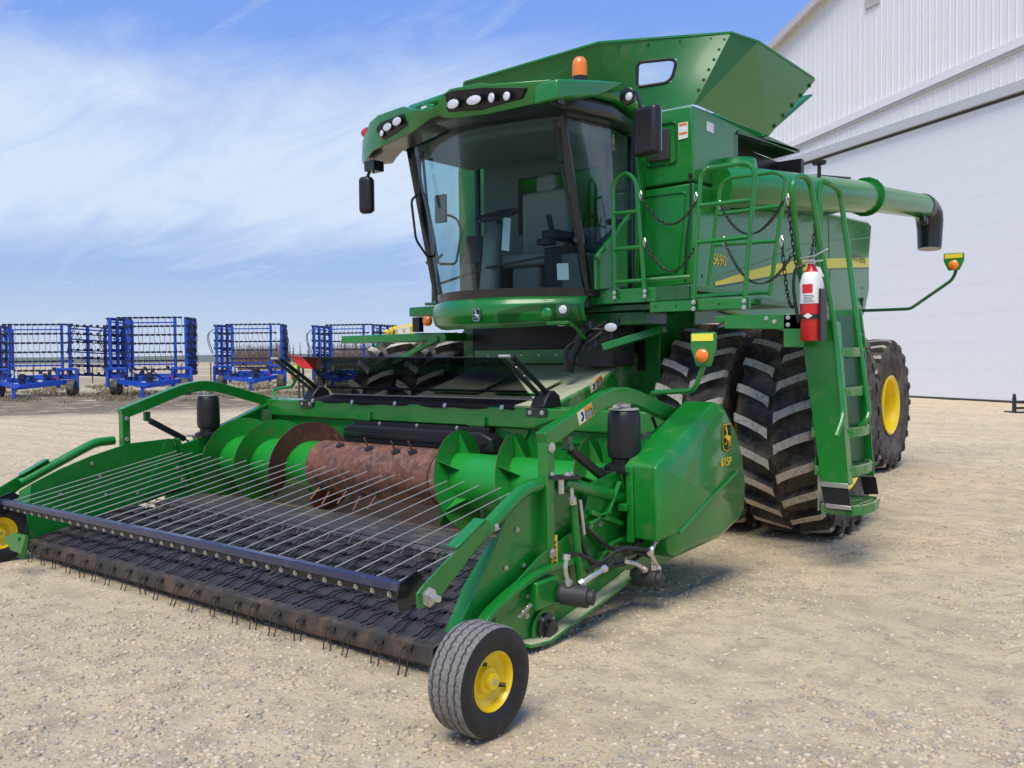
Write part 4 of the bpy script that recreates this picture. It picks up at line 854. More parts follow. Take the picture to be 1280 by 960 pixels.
bm = B(); slab(bm, [(-4.139, 7.815, 3.880), (-4.037, 7.815, 3.878), (-4.037, 7.815, 3.727), (-4.139, 7.815, 3.720)], (0, -.002, 0)); wl = obj('label', bm, M['white'], fu)
bm = B(); slab(bm, [(-4.129, 7.813, 3.787), (-4.044, 7.813, 3.788), (-4.044, 7.813, 3.765), (-4.129, 7.812, 3.764)], (0, -.001, 0)); slab(bm, [(-4.129, 7.812, 3.871), (-4.044, 7.812, 3.871), (-4.044, 7.812, 3.849), (-4.129, 7.812, 3.848)], (0, -.001, 0)); obj('label_print', bm, M['decal_o'], wl)
bm = B(); slab(bm, [(-3.998, 8.126, 3.941), (-3.998, 8.284, 3.941), (-3.998, 8.283, 3.846), (-3.998, 8.125, 3.847)], (.003, 0, 0)); obj('label', bm, M['white'], us, bevel=.002)
bm = B(); ring(bm, [(-4.532, 7.818, 3.215), (-4.058, 7.818, 3.213), (-4.147, 7.818, 2.454), (-4.574, 7.818, 2.435)], .008, 0); obj('door_seam', bm, M['green_dark'], fl)
bm = B(); tube(bm, [(-4.006, 7.800, 3.341), (-3.989, 7.780, 3.048), (-4.040, 7.780, 2.749), (-4.070, 7.800, 2.356)], .010, 6, fil=.1); lathe(bm, [(0, .02), (.03, .022), (.04, .0)], (-4.006, 7.800, 3.348), (0, 0, 1), 10); obj('cable', bm, M['black'], fl)
bm = B(); slab(bm, [(-4.676, 7.700, 3.980), (-4.585, 7.700, 3.995), (-4.499, 7.700, 3.297), (-4.538, 7.700, 2.786), (-4.587, 7.700, 2.318), (-4.707, 7.700, 2.324), (-4.620, 7.700, 2.793), (-4.599, 7.700, 3.286)], (0, .11, 0)); obj('corner_post', bm, GG, cb_, bevel=.02, seg=3)
# --- grain tank extension
TZ = 4.77
T = dict(a=(-6.78, 7.72, TZ), b=(-4.91, 7.62, TZ), c=(-3.78, 8.22, TZ), d=(-3.68, 8.62, TZ), e=(-3.68, 10.18, TZ), A=(-6.95, 7.86, 4.045), B=(-4.9, 7.86, 4.045), C=(-3.99, 7.86, 4.045), D=(-3.985, 7.90, 4.045), E=(-3.94, 9.42, 4.04))
def pan(name, P_, m=GG, th=.02, par=cb_):
    bm = B(); P_ = [V(p) for p in P_]; n = (P_[1]-P_[0]).cross(P_[-1]-P_[0]).normalized(); slab(bm, P_, n*th); bmesh.ops.triangulate(bm, faces=[f for f in bm.faces if len(f.verts) > 4]); return obj(name, bm, m, par, smooth=20)
te = pan('tank_extension', [T['a'], T['b'], T['B'], T['A']], M['green_ext_shaded'])
def bil(u, v): return lerp(lerp(T['b'], T['c'], u), lerp(T['B'], T['C'], u), v)
# chamfer panel with window hole
W4 = [bil(.30, .30), bil(.64, .30), bil(.64, .62), bil(.30, .62)]
us_ = [0, .15, .30, .47, .64, .76, .88, 1]; vs_ = [0, .15, .30, .46, .62, .81, 1]
bm = B(); g = [[bm.verts.new(bil(u, v)) for v in vs_] for u in us_]
for i in range(7):
    for j in range(6):
        if i in (2, 3) and j in (2, 3): continue
        bm.faces.new((g[i][j], g[i+1][j], g[i+1][j+1], g[i][j+1]))
n = V(.35, -.85, -.35).normalized()*.02
wp = obj('extension_corner', bm, M['green_ext_shaded'], te, smooth=60)
bm = B(); tube(bm, fillet([lerp(W4[3], W4[0], .5)]+W4+[lerp(W4[3], W4[0], .5)], .09, 5), .016, 6, cap=False); obj('window_seal', bm, M['black'], wp)
bm = B(); slab(bm, W4, n*.2); obj('window_pane', bm, M['clear'], wp)
pan('extension_corner', [T['c'], T['d'], T['D'], T['C']], M['green_ext_shaded'], par=te)
bm = B(); bolts(bm, [lerp(T['c'], T['C'], t)+V(-.03, -.012, .0) for t in (.1, .24, .38, .52, .66, .8)] + [lerp(T['b'], T['c'], t)+V(0, -.006, -.05) for t in (.15, .38, .62, .85)], V(.35, -.9, -.2), .012, .008); obj('bolt_row', bm, M['green_dark'], te); 
lx = pan('extension_side', [T['d'], T['e'], T['E'], T['D']], par=te)
mir = lambda p: (-11-p[0], p[1], p[2])
pan('extension_side', [mir(T['c']), mir(T['e']), mir(T['E']), mir(T['C'])], par=te); pan('extension_corner', [T['a'], mir(T['c']), mir(T['C']), T['A']], par=te)
pan('extension_rear', [(-7.3, 10.18, 4.6), (-3.70, 10.18, 4.6), (-3.96, 9.46, 4.04), (-7.04, 9.46, 4.04)], par=te)
bm = B(); e0, e1 = V(T['e']), V(T['E']); ax_ = (e1-e0)
slab(bm, [e0, e0+V(.0, .06, .0), e1+V(0, .10, 0), e1], (-.02, 0, 0)); obj('extension_flange', bm, M['green'], lx)
bm = B(); bolts(bm, [lerp(e0, e1, t)+V(.004, .03, 0) for t in (.12, .3, .48, .66, .84)], (1, 0, 0), .02, .015); obj('bolt_row', bm, M['green_dark'], lx)
bm = B(); bar(bm, [T['a'], T['b'], T['c'], T['d'], T['e']], .02, .02, (0, 0, 1)); obj('extension_lip', bm, M['green'], te)
bm = B(); slab(bm, [(-6.9, 8.0, 4.045), (-4.1, 8.0, 4.045), (-4.1, 9.4, 4.045), (-6.9, 9.4, 4.045)], (0, 0, -.02)); obj('tank_floor', bm, M['green_dark'], cb_)
bm = B(); bolts(bm, [(-3.998, 8.028, 2.420), (-3.998, 8.068, 3.162), (-3.998, 8.899, 3.187), (-3.998, 10.597, 3.300), (-3.998, 12.958, 3.351), (-3.998, 12.963, 2.568), (-3.998, 10.597, 2.517)], (1, 0, 0), .012, .006); obj('bolt_row', bm, M['green_dark'], sp)
bm = B(); bar(bm, [(-3.996, 11.559, 3.534), (-3.996, 11.712, 1.775)], .004, .008, (1, 0, 0)); obj('panel_seam', bm, M['green_dark'], sp)
# --- unloading auger
UA = [V(-3.72, 8.55, 3.31), V(-3.62, 11.9, 3.65), V(-3.60, 12.2, 3.68), V(-3.52, 14.2, 3.81)]
bm = B(); tube(bm, [V(-3.9, 8.2, 3.30), UA[0], UA[1]], .20, 32, cap=True); ua = obj('unloading_auger', bm, GG, cb_, smooth=30)
bm = B(); lathe(bm, [(0, .245), (.05, .245), (.051, .22), (.10, .22)], UA[1]+V(0, -.05, 0), UA[2]-UA[1], 32); obj('auger_flange', bm, M['green'], ua)
bm = B(); bolts(bm, [UA[1]+V(.235*math.cos(t), -.05, .235*math.sin(t)) for t in [k*.45 for k in range(14)]], (0, -1, 0), .012, .016); obj('bolt_row', bm, M['green'], ua)
bm = B(); tube(bm, [UA[1], UA[3]+V(0, .0, 0)], .175, 32); obj('outer_tube', bm, GG, ua, smooth=30)
bm = B(); c_ = UA[3]; lathe(bm, [(0, .178), (.02, .185), (.05, .185)], c_-V(0, .04, 0), (0.03, 1, .06), 28)
tube(bm, [c_+V(0, 0, 0), c_+V(0, .14, .0), c_+V(.0, .24, -.03), c_+V(.02, .31, -.10), c_+V(.02, .345, -.2), c_+V(.02, .355, -.32), c_+V(.02, .345, -.5), c_+V(.02, .335, -.60)], [.178, .185, .195, .195, .19, .18, .172, .165], 28); obj('auger_spout', bm, M['blackpaint'], ua, smooth=60)
bm = B(); obox(bm, UA[3]+V(.1, -.35, -.24), (.03, 0, 0), (0, .08, 0), (0, 0, .04)); lathe(bm, [(0, .05), (.06, .05)], UA[3]+V(.08, -.28, -.26), (1, 0, 0), 14); obj('spout_lamp', bm, M['black'], ua)
bm = B(); tube(bm, [V(-3.76, 9.8, 3.62), V(-3.70, 10.3, 3.70), V(-3.6, 11.2, 3.79)], .012, 6); obj('light_cable', bm, M['black'], ua)
bm = B(); lathe(bm, [(0, .26), (.25, .26), (.3, .22), (.42, .2)], (-3.95, 8.7, 3.22), (.0, 0, 1), 24); lathe(bm, [(0, .23), (.12, .23)], (-3.80, 8.5, 3.31), (.03, 1, .1), 24); obj('auger_elbow', bm, M['green'], cb_, smooth=30)
bm = B(); slab(bm, [(-3.950, 8.892, 3.430), (-3.950, 10.730, 3.522), (-3.950, 12.260, 3.574), (-3.950, 11.281, 3.375), (-3.950, 9.520, 3.240)], (.02, 0, 0)); slab(bm, [(-3.950, 8.853, 3.573), (-3.950, 9.014, 3.598), (-3.950, 8.892, 3.280), (-3.950, 8.715, 3.298)], (.1, 0, 0)); obj('auger_cradle', bm, M['green_dark'], cb_)
# --- cab
CL, CR = -6.45, -4.60
def wsx(u): return (CL+CR)/2 + (CR-CL)/2*u
def wsy(u, v): 
    c = 6.40*(1-v)+6.17*v; e = 6.90*(1-v)+6.50*v; return c+(e-c)*abs(u)**2.2
def wsz(u, v): return (2.19*(1-v)+3.86*v) - .05*v*(u*u)
def grid(fn, nu, nv, th=None):
    bm = B(); g = [[bm.verts.new(fn(i/nu, j/nv)) for j in range(nv+1)] for i in range(nu+1)]
    for i in range(nu):
        for j in range(nv): bm.faces.new((g[i][j], g[i+1][j], g[i+1][j+1], g[i][j+1]))
    if th:
        r = bmesh.ops.extrude_face_region(bm, geom=bm.faces[:]); bmesh.ops.translate(bm, verts=[q for q in r['geom'] if isinstance(q, bmesh.types.BMVert)], vec=th)
    return bm
cab = B(); box(cab, CL+.02, CR-.02, 6.95, 7.68, 2.10, 2.24); pz(cab, [(wsx(u/8), wsy(u/8, 0)+.03) for u in range(-8, 9)]+[(CR, 6.95), (CL, 6.95)], 2.10, 2.235)
cab = obj('cab', cab, M['interior_d'], cb_)
obj('windshield', grid(lambda a, b: (wsx(2*a-1), wsy(2*a-1, b), wsz(2*a-1, b)), 24, 10), M['glass'], cab, smooth=60)
def wpt(u, v, o=0): return V(wsx(u), wsy(u, v)+o, wsz(u, v))
# glass border band and pillars
bm = B(); 
for (v0, v1) in ((0, .055), (.96, 1.0)):
    bm = B(); g = [(bm.verts.new(wpt(k/12-1, v0, -.006)), bm.verts.new(wpt(k/12-1, v1, -.006))) for k in range(25)]
    for a, b in zip(g, g[1:]): bm.faces.new((a[0], b[0], b[1], a[1]))
    obj('windshield_border', bm, M['blackpaint'], cab)
for u, w_ in ((-1, .075), (1, .055)):
    bm = B(); bar(bm, [wpt(u, v/6, 0)+V(-.0*u, .02, 0) for v in range(7)], w_, .07, (1, -.6*u, 0)); obj('front_pillar', bm, M['blackpaint'], cab, bevel=.012)
def doorpt(sd, a, b):   # a front->rear, b bottom->top
    x0 = CR if sd > 0 else CL; yf = 6.90*(1-b)+6.50*b; yr = 7.60
    return V(x0 + sd*(.12*math.sin(math.pi*min(1, a*.9))+.02), yf*(1-a)+yr*a, 2.23*(1-b)+3.80*b)
for sd in (1, -1):
    dg = obj('door_glass', grid(lambda a, b: doorpt(sd, a, b), 10, 8), M['glass'], cab, smooth=60)
    for a in (.0, 1.0):
        bm = B(); bar(bm, [doorpt(sd, a, b/6) for b in range(7)], .06, .05, (1, 0, 0)); obj('door_post' if a == 0 else 'rear_post', bm, M['blackpaint'], cab, bevel=.01)
    bm = B(); bar(bm, [doorpt(sd, a/8, 0.0) for a in range(9)], .04, .06, (1, 0, 0)); obj('door_frame', bm, M['blackpaint'], cab, bevel=.008); bm = B(); bar(bm, [doorpt(sd, a/8, 1.0) for a in range(9)], .04, .08, (1, 0, 0)); obj('door_frame', bm, M['blackpaint'], cab, bevel=.008)
bm = B(); slab(bm, [(-4.440, 6.815, 2.528), (-4.440, 7.358, 2.948), (-4.440, 7.365, 2.307), (-4.440, 6.824, 2.248)], (-.03, 0, 0)); obj('cab_side_panel', bm, M['green'], cab, bevel=.006)
bm = B(); bar(bm, [(-4.430, 6.799, 2.526), (-4.430, 7.371, 2.971)], .04, .05, (1, 0, 0)); obj('side_panel_edge', bm, M['green'], cab, bevel=.01)
bm = B(); bar(bm, [doorpt(1, .45, .42), doorpt(1, .7, .44), doorpt(1, .95, .47)], .03, .04, (1, 0, 0)); lathe(bm, [(0, .03), (.03, .03)], doorpt(1, .42, .42), (1, 0, 0), 10); tube(bm, [doorpt(1, .5, .40), doorpt(1, .45, .15)], .012, 6); obj('door_handle', bm, M['black'], cab)
bm = B(); box(bm, CL+.02, CR-.02, 7.62, 7.70, 2.2, 2.95); box(bm, CL+.02, CL+.50, 7.62, 7.70, 2.95, 3.85); box(bm, CR-.28, CR-.02, 7.62, 7.70, 2.95, 3.85); box(bm, CL+.5, CR-.28, 7.62, 7.70, 3.55, 3.85); obj('rear_trim', bm, M['interior'], cab)
# interior
bm = B(); box(bm, -5.78, -5.18, 7.05, 7.50, 2.55, 2.68); box(bm, -5.76, -5.20, 7.42, 7.58, 2.65, 3.35); box(bm, -5.60, -5.36, 7.45, 7.55, 3.33, 3.52); box(bm, -5.65, -5.3, 7.1, 7.45, 2.25, 2.55); se = obj('seat', bm, M['interior_l'], cab, bevel=.05, seg=3)
bm = B(); box(bm, -5.15, -4.98, 6.95, 7.5, 2.78, 2.86); tube(bm, [(-5.05, 6.98, 2.86), (-5.05, 6.93, 3.0)], .03, 8); box(bm, -5.10, -4.95, 6.80, 6.93, 2.70, 2.76); box(bm, -5.16, -4.9, 7.0, 7.5, 2.3, 2.7); obj('armrest_console', bm, M['interior_d'], cab, bevel=.02)
bm = B(); box(bm, -6.15, -5.90, 6.9, 7.55, 2.24, 2.72); box(bm, -4.93, -4.66, 6.95, 7.6, 2.24, 2.62); obj('side_console', bm, M['interior'], cab, bevel=.03)
bm = B(); tube(bm, [(-5.52, 6.60, 2.24), (-5.52, 6.66, 2.75), (-5.52, 6.72, 2.92)], [.10, .085, .06], 16); box(bm, -5.60, -5.44, 6.60, 6.72, 2.52, 2.72); sc = obj('steering_column', bm, M['interior'], cab, bevel=.01, smooth=40)
bm = B(); c_ = V(-5.52, 6.74, 3.02); nn = V(0, -.35, .94).normalized(); u_, v_ = V(1, 0, 0), nn.cross(V(1, 0, 0))
tube(bm, [c_+u_*.215*math.cos(t)+v_*.215*math.sin(t) for t in [k*2*math.pi/32 for k in range(33)]], .017, 8, cap=False); lathe(bm, [(-.04, .05), (.0, .06), (.012, .03)], c_, nn, 16); bar(bm, [c_-u_*.2, c_+u_*.2], .03, .018, v_); bar(bm, [c_, c_+v_*.2], .03, .018, u_); cyl(bm, c_-nn*.12, c_, .03, 10); obj('steering_wheel', bm, M['interior_d'], sc)
bm = B(); slab(bm, [(-5.36, 6.60, 2.66), (-5.27, 6.60, 2.64), (-5.26, 6.62, 2.95), (-5.35, 6.62, 2.97)], (0, .003, 0)); obj('paper_tag', bm, M['white'], sc)
bm = B(); slab(bm, [(-4.80, 6.72, 2.35), (-4.70, 6.76, 2.35), (-4.70, 6.75, 2.50), (-4.80, 6.71, 2.50)], (0, .003, 0)); obj('window_sticker', bm, M['white'], cab)
bm = B(); obox(bm, (-5.86, 6.78, 2.72), (.09, .02, 0), (-.01, .02, 0), (-.02, .04, .14)); tube(bm, [(-5.9, 6.9, 2.3), (-5.87, 6.82, 2.6)], .02, 8); obj('monitor', bm, M['interior_d'], cab, bevel=.012)
bm = B(); box(bm, -6.24, -6.10, 6.62, 6.66, 3.0, 3.28); obj('cab_monitor', bm, M['interior'], cab, bevel=.008)
bm = B(); bar(bm, [(-6.25, 6.70, 2.40), (-5.5, 6.55, 2.50), (-4.85, 6.72, 2.58)], .03, .018, (0, 1, 0)); obj('wiper', bm, M['black'], cab)
bm = B(); pz(bm, [(wsx(u/8), wsy(u/8, 1)+.02) for u in range(-8, 9)]+[(CR+.1, 7.0), (CR+.05, 7.70), (CL-.05, 7.70), (CL-.1, 7.0)], 3.80, 3.92); obj('headliner', bm, M['interior_d'], cab, bevel=.03)
bm = B(); pz(bm, [(-5.5+.92*u/8, 6.52-.18*(1-(u/8)**2)) for u in range(-8, 9)]+[(-4.58, 7.4), (-6.42, 7.4)], 3.66, 3.80); obj('overhead_console', bm, M['interior'], cab, bevel=.04)
# roof: shell and front visor
bm = B(); pz(bm, [(-6.55, 6.35), (-6.0, 6.02), (-5.5, 5.95), (-5.0, 6.02), (-4.45, 6.35), (-4.25, 6.9), (-4.3, 7.6), (-6.7, 7.6), (-6.75, 6.9)], 3.92, 4.02); rf = obj('roof', bm, M['green'], cab, bevel=.05, seg=3)
bm = B(); pz(bm, [(-6.55, 6.20), (-6.0, 5.98), (-5.5, 5.90), (-5.0, 5.98), (-4.45, 6.2), (-4.30, 6.9), (-4.42, 7.5), (-6.58, 7.5), (-6.70, 6.9)], 3.76, 3.915); obj('roof_underside', bm, M['blackpaint'], cab, bevel=.05, seg=3)
topP = [(-6.953, 6.300, 3.708), (-6.739, 6.120, 3.821), (-6.501, 6.000, 3.931), (-6.324, 5.940, 3.957), (-5.889, 5.840, 3.940), (-5.738, 5.800, 3.876), (-5.511, 5.780, 3.832), (-5.395, 5.770, 3.850), (-5.337, 5.770, 3.922), (-5.252, 5.780, 3.963), (-4.907, 5.800, 3.955), (-4.846, 5.810, 3.932), (-4.554, 5.870, 3.908), (-4.317, 5.980, 3.906)]
lowP = [(-6.929, 6.320, 3.618), (-6.707, 6.140, 3.622), (-6.494, 6.030, 3.658), (-6.306, 5.980, 3.667), (-5.861, 5.900, 3.701), (-5.740, 5.860, 3.710), (-5.560, 5.840, 3.761), (-5.444, 5.830, 3.781), (-5.358, 5.830, 3.745), (-5.273, 5.840, 3.726), (-4.980, 5.860, 3.706), (-4.899, 5.870, 3.701), (-4.595, 5.920, 3.717), (-4.348, 6.020, 3.746)]
def visor(top, low, name):
    bm = B(); rg = []
    for t, l in zip(top, low):
        t, l = V(t), V(l); c = V(-5.5, 7.2, t.z); d = (c-t); d.z = 0; d.normalize(); rg.append([bm.verts.new(q) for q in (t, lerp(t, l, .5)-d*.012, l, l+d*.30+V(0, 0, .02), t+d*.32+V(0, 0, .02))])
    for a, b in zip(rg, rg[1:]):
        for k in range(5): bm.faces.new((a[k], a[(k+1) % 5], b[(k+1) % 5], b[k])).material_index = 1 if k == 2 else 0
    bm.faces.new(rg[0]); bm.faces.new(rg[-1][::-1]); return obj(name, bm, [M['green'], M['blackpaint']], cab, smooth=32, bevel=.008)
vz = visor(topP, lowP, 'roof_visor')
bm = B(); slab(bm, [(-4.220, 5.933, 3.882), (-4.220, 6.572, 4.018), (-4.220, 6.994, 4.095), (-4.220, 6.533, 3.874), (-4.220, 5.931, 3.716)], (-.25, 0, 0)); obj('visor_wing', bm, M['green'], cab, bevel=.02)
bm = B(); slab(bm, [(-4.324, 6.000, 3.912), (-4.268, 6.000, 3.901), (-4.269, 6.000, 3.714), (-4.326, 6.000, 3.725)], (0, .1, 0)); obj('visor_joint', bm, M['blackpaint'], cab)
bm = B(); slab(bm, [(-5.323, 5.775, 3.927), (-5.206, 5.770, 3.938), (-4.878, 5.785, 3.905), (-4.497, 5.860, 3.849), (-4.554, 5.890, 3.775), (-4.954, 5.830, 3.743), (-5.301, 5.810, 3.780), (-5.338, 5.790, 3.851)], (0, .05, 0)); lr = obj('lamp_recess', bm, M['decal_k'], vz, bevel=.006)
bm = B(); slab(bm, [(-6.250, 5.900, 3.868), (-5.875, 5.825, 3.870), (-5.840, 5.860, 3.770), (-6.251, 5.950, 3.713), (-6.365, 5.975, 3.774), (-6.359, 5.950, 3.844)], (0, .05, 0)); ll = obj('lamp_recess', bm, M['decal_k'], vz, bevel=.006)
def lamp(c, rx, rz, par, n=(0, -1, 0)):
    c = V(c); bm = B(); nrm = V(n).normalized(); u_ = V(0, 0, 1).cross(nrm).normalized()
    rg = []
    for (t, k) in ((-.03, .9), (.010, 1.10), (.012, 1.0), (.015, .85), (.017, .4), (.018, .02)):
        rg.append([bm.verts.new(c+nrm*t+u_*rx*k*math.cos(q)+V(0, 0, 1)*rz*k*math.sin(q)) for q in [j*2*math.pi/24 for j in range(24)]])
    for i, (a, b) in enumerate(zip(rg, rg[1:])):
        for j in range(24): bm.faces.new((a[j], a[(j+1) % 24], b[(j+1) % 24], b[j])).material_index = 1 if i < 2 else 0
    bm.faces.new(rg[0]).material_index = 1; bm.faces.new(rg[-1]); 
    o = obj('work_lamp', bm, [M['lens'], M['black']], par, smooth=50); return o
for c, rx, rz in (((-5.194, 5.765, 3.820), .062, .040), ((-4.959, 5.765, 3.810), .075, .038), ((-4.792, 5.795, 3.805), .032, .040), ((-4.658, 5.830, 3.801), .034, .036)):
    lamp(c, rx, rz, lr, (.05, -1, -.25))
for c, rx, rz in (((-6.251, 5.930, 3.770), .028, .030), ((-6.132, 5.890, 3.802), .060, .036), ((-5.954, 5.840, 3.814), .062, .038)): lamp(c, rx, rz, ll, (-.1, -1, -.05))
bm = B(); slab(bm, [(-5.686, 5.850, 3.899), (-5.606, 5.850, 3.920), (-5.519, 5.850, 3.897), (-5.519, 5.850, 3.848), (-5.677, 5.850, 3.861)], (0, .10, 0)); se_ = obj('sensor_box', bm, M['green'], vz, bevel=.008)
bm = B(); slab(bm, [(-5.652, 5.845, 3.891), (-5.592, 5.845, 3.895), (-5.583, 5.845, 3.872), (-5.642, 5.845, 3.868)], (0, -.01, 0)); obj('sensor_lens', bm, M['lens'], se_)
bm = B(); lathe(bm, [(0, .05), (.05, .05), (.09, .035), (.10, .0)], (-6.719, 6.200, 3.912), (-1, 0, 0), 16); obj('red_marker', bm, M['red'], cab, smooth=50)
bm = B(); lathe(bm, [(0, .085), (.05, .085), (.06, .07), (.12, .07)], (-4.86, 7.2, 4.20), (0, 0, 1), 24); bb = obj('beacon_base', bm, M['blackpaint'], cab)
bm = B(); lathe(bm, [(0, .074), (.10, .074), (.15, .066), (.18, .045), (.195, .0)], (-4.86, 7.2, 4.32), (0, 0, 1), 28); obj('beacon', bm, M['orange'], bb, smooth=50)
# fascia below the windshield
def fas(a, b):
    u = 2*a-1; y = wsy(u, 0) ; prof = [(-.002, 0), (-.05, -.02), (-.085, -.07), (-.085, -.15), (-.05, -.235), (.03, -.27)]
    k = b*5; i = min(4, int(k)); f = k-i; dy = prof[i][0]*(1-f)+prof[i+1][0]*f; dz = prof[i][1]*(1-f)+prof[i+1][1]*f
    dz *= (1.05-.12*max(0, abs(u)-.55)/.45 if u < 0 else 1.05-.10*max(0, u-.35)/.65)
    return (wsx(u*1.02), y+dy, 2.202+dz)
fa = obj('cab_fascia', grid(fas, 40, 20, (0, .02, 0)), M['green'], cb_, smooth=60)
def faspatch(a, b):
    aa = .66+.33*a; lo = .42+.30*max(0, .5-a*1.2); bb = lo+(.93-lo)*b; p = V(fas(aa, bb)); e = math.sin(math.pi*min(1, b*1.0))*.012*math.sin(math.pi*a)
    return p+V(.004, -.007, 0)+V(0, e, 0)
obj('lamp_recess_shade', grid(faspatch, 16, 10, (0, .004, 0)), M['green_dark'], fa, smooth=60)  # darker green patch on the fascia; the lamp recess's shade is in its colour
emblem(fa, (-5.43, 6.3085, 2.04), (1, 0, 0), (0, 0, 1), .092, .118, (M['chrome'], M['decal_k'], M['decal_k']), .003)
bm = B(); lathe(bm, [(0, .055), (.012, .052), (.02, .04), (.022, .0)], (-4.675, 6.385, 2.027), (.25, -1, 0), 20); obj('lamp_blank', bm, M['green'], fa, smooth=50)
lamp((-4.534, 6.430, 2.058), .038, .038, fa, (.3, -1, 0))
bm = B(); lathe(bm, [(0, .07), (.016, .068), (.02, .05)], (-4.545, 6.445, 2.059), (.3, -1, 0), 20); obj('lamp_bezel', bm, M['green_dark'], fa)
# mirrors
def mirror(c, hx, hy, hz, arm, rot=0):
    bm = B(); c = V(c); u_ = V(math.cos(rot), math.sin(rot), 0); obox(bm, c, u_*hx, V(-u_.y, u_.x, 0)*hy, (0, 0, hz)); o = obj('mirror', bm, M['black'], cb_, bevel=.045, seg=4)
    bm = B(); tube(bm, arm, .016, 10, fil=.06); obj('mirror_arm', bm, M['blackpaint'], o); 
    bm = B(); obox(bm, c+V(-u_.y, u_.x, 0)*(hy+.002), u_*hx*.8, V(-u_.y, u_.x, 0)*.002, (0, 0, hz*.85)); obj('mirror_glass', bm, M['chrome'], o)
mirror((-3.796, 6.620, 3.522), .135, .055, .205, [(-4.073, 6.750, 3.908), (-3.972, 6.700, 3.918), (-3.894, 6.660, 3.827), (-3.868, 6.640, 3.731)], -.25)
bm = B(); lathe(bm, [(0, .07), (.04, .075), (.05, .06)], (-4.024, 6.720, 3.871), (0, -1, -.1), 20); lb = obj('lamp_housing', bm, M['blackpaint'], cb_); lamp((-3.997, 6.675, 3.856), .035, .035, lb)
mirror((-6.725, 6.150, 3.277), .075, .05, .185, [(-6.660, 6.150, 3.617), (-6.662, 6.150, 3.522), (-6.710, 6.150, 3.450)], .3)
bm = B(); box(bm, -6.70, -6.56, 6.10, 6.24, 3.50, 3.60); tube(bm, [(-6.616, 6.120, 3.566), (-6.583, 6.120, 3.523), (-6.584, 6.120, 3.468)], .012, 6); obj('mirror_bracket', bm, M['blackpaint'], cb_, bevel=.02)
bm = B(); tube(bm, [(-6.273, 6.550, 3.826), (-6.328, 6.500, 3.627), (-6.413, 6.600, 3.090), (-6.351, 6.750, 2.610)], .018, 8, fil=.1); tube(bm, [(-6.356, 6.500, 3.288), (-6.447, 6.500, 3.243), (-6.387, 6.500, 2.835), (-6.319, 6.600, 2.662), (-6.347, 6.700, 2.688)], .012, 8, fil=.05)
tube(bm, [(-6.234, 6.450, 3.684), (-6.206, 6.480, 3.173), (-6.177, 6.600, 2.587)], .014, 8); obj('wiper_arm', bm, M['black'], cb_)
bm = B(); tube(bm, [(-4.581, 6.400, 3.705), (-4.561, 6.520, 3.132), (-4.547, 6.680, 2.689), (-4.522, 6.780, 2.373)], .016, 8); 
for q in ((-4.568, 6.460, 3.368), (-4.533, 6.660, 2.686)): lathe(bm, [(0, .03), (.04, .03)], q, (.3, -1, 0), 10)
obj('windshield_seam', bm, M['black'], cab)
# --- feeder house
FX0, FX1 = -6.35, -4.62
bm = B(); px(bm, [(6.0, .35), (6.0, 1.23), (6.35, 1.26), (6.95, 1.42), (7.5, 1.62), (8.2, 1.86), (8.2, 1.0)], FX0, FX1); fh = obj('feeder_house', bm, M['green_dusty'], cb_, bevel=.02)
bm = B(); px(bm, [(6.2, 1.10), (6.25, 1.26), (6.95, 1.44), (7.5, 1.64), (8.3, 1.92), (8.3, 1.5), (7.4, 1.2), (6.6, .9)], FX1+.001, FX1+.14); fs = obj('feeder_side', bm, M['green_dusty'], fh, bevel=.03, seg=3)
bm = B(); slab(bm, [(-4.477, 6.291, 1.343), (-4.477, 6.726, 1.399), (-4.477, 6.750, 1.275), (-4.477, 6.325, 1.224)], (0, 0, 0.0001)); bm.free()
warn_label(((-4.478, 6.778, 1.310), V(0, .20, .10), V(0, -.03, .07)), fs)
bm = B(); box(bm, -6.15, -5.55, 6.45, 6.85, 1.415, 1.43); box(bm, -5.35, -4.85, 6.45, 6.85, 1.415, 1.43)
for v in bm.verts: v.co.z += (v.co.y-6.85)*.27-.0
obj('feeder_cover', bm, M['green_dusty'], fh, bevel=.004)
bm = B(); box(bm, FX0+.05, FX1-.02, 7.28, 7.34, 1.58, 1.72); bolts(bm, [(-6.1+.22*i, 7.28, 1.665) for i in range(7)], (0, -1, 0), .012, .014, 1); obj('feeder_crossbar', bm, [M['green'], M['steel']], fh, bevel=.006)
bm = B(); box(bm, -6.6, -4.4, 7.6, 7.66, 1.5, 2.2); obj('under_cab_shade_sheet', bm, M['decal_k'], cb_)  # black sheet added to stand in for the deep shade under the cab
for x0, x1 in ((-4.52, -4.24), (-6.76, -6.5)): bm = B(); box(bm, x0, x1, 7.62, 8.1, 1.0, 2.05); obj('axle_frame', bm, M['green'], cb_, bevel=.01)
bm = B(); bar(bm, [(-4.471, 7.000, 1.730), (-4.049, 7.350, 1.894)], .09, .07, (0, 1, 0)); obj('frame_brace', bm, M['green'], cb_, bevel=.006)
bm = B(); box(bm, -4.72, -3.0, 7.08, 7.8, 2.06, 2.12); box(bm, -5.0, -4.1, 7.1, 7.5, 1.93, 2.05); obj('platform_frame', bm, M['green_dark'], cb_, bevel=.01)
bm = B(); tube(bm, [(-4.590, 6.850, 1.907), (-4.671, 6.850, 1.777), (-4.718, 6.800, 1.652), (-4.738, 6.800, 1.504)], [.04, .05, .055, .05], 14, fil=.0); obj('hose_sleeve', bm, M['black'], cb_)
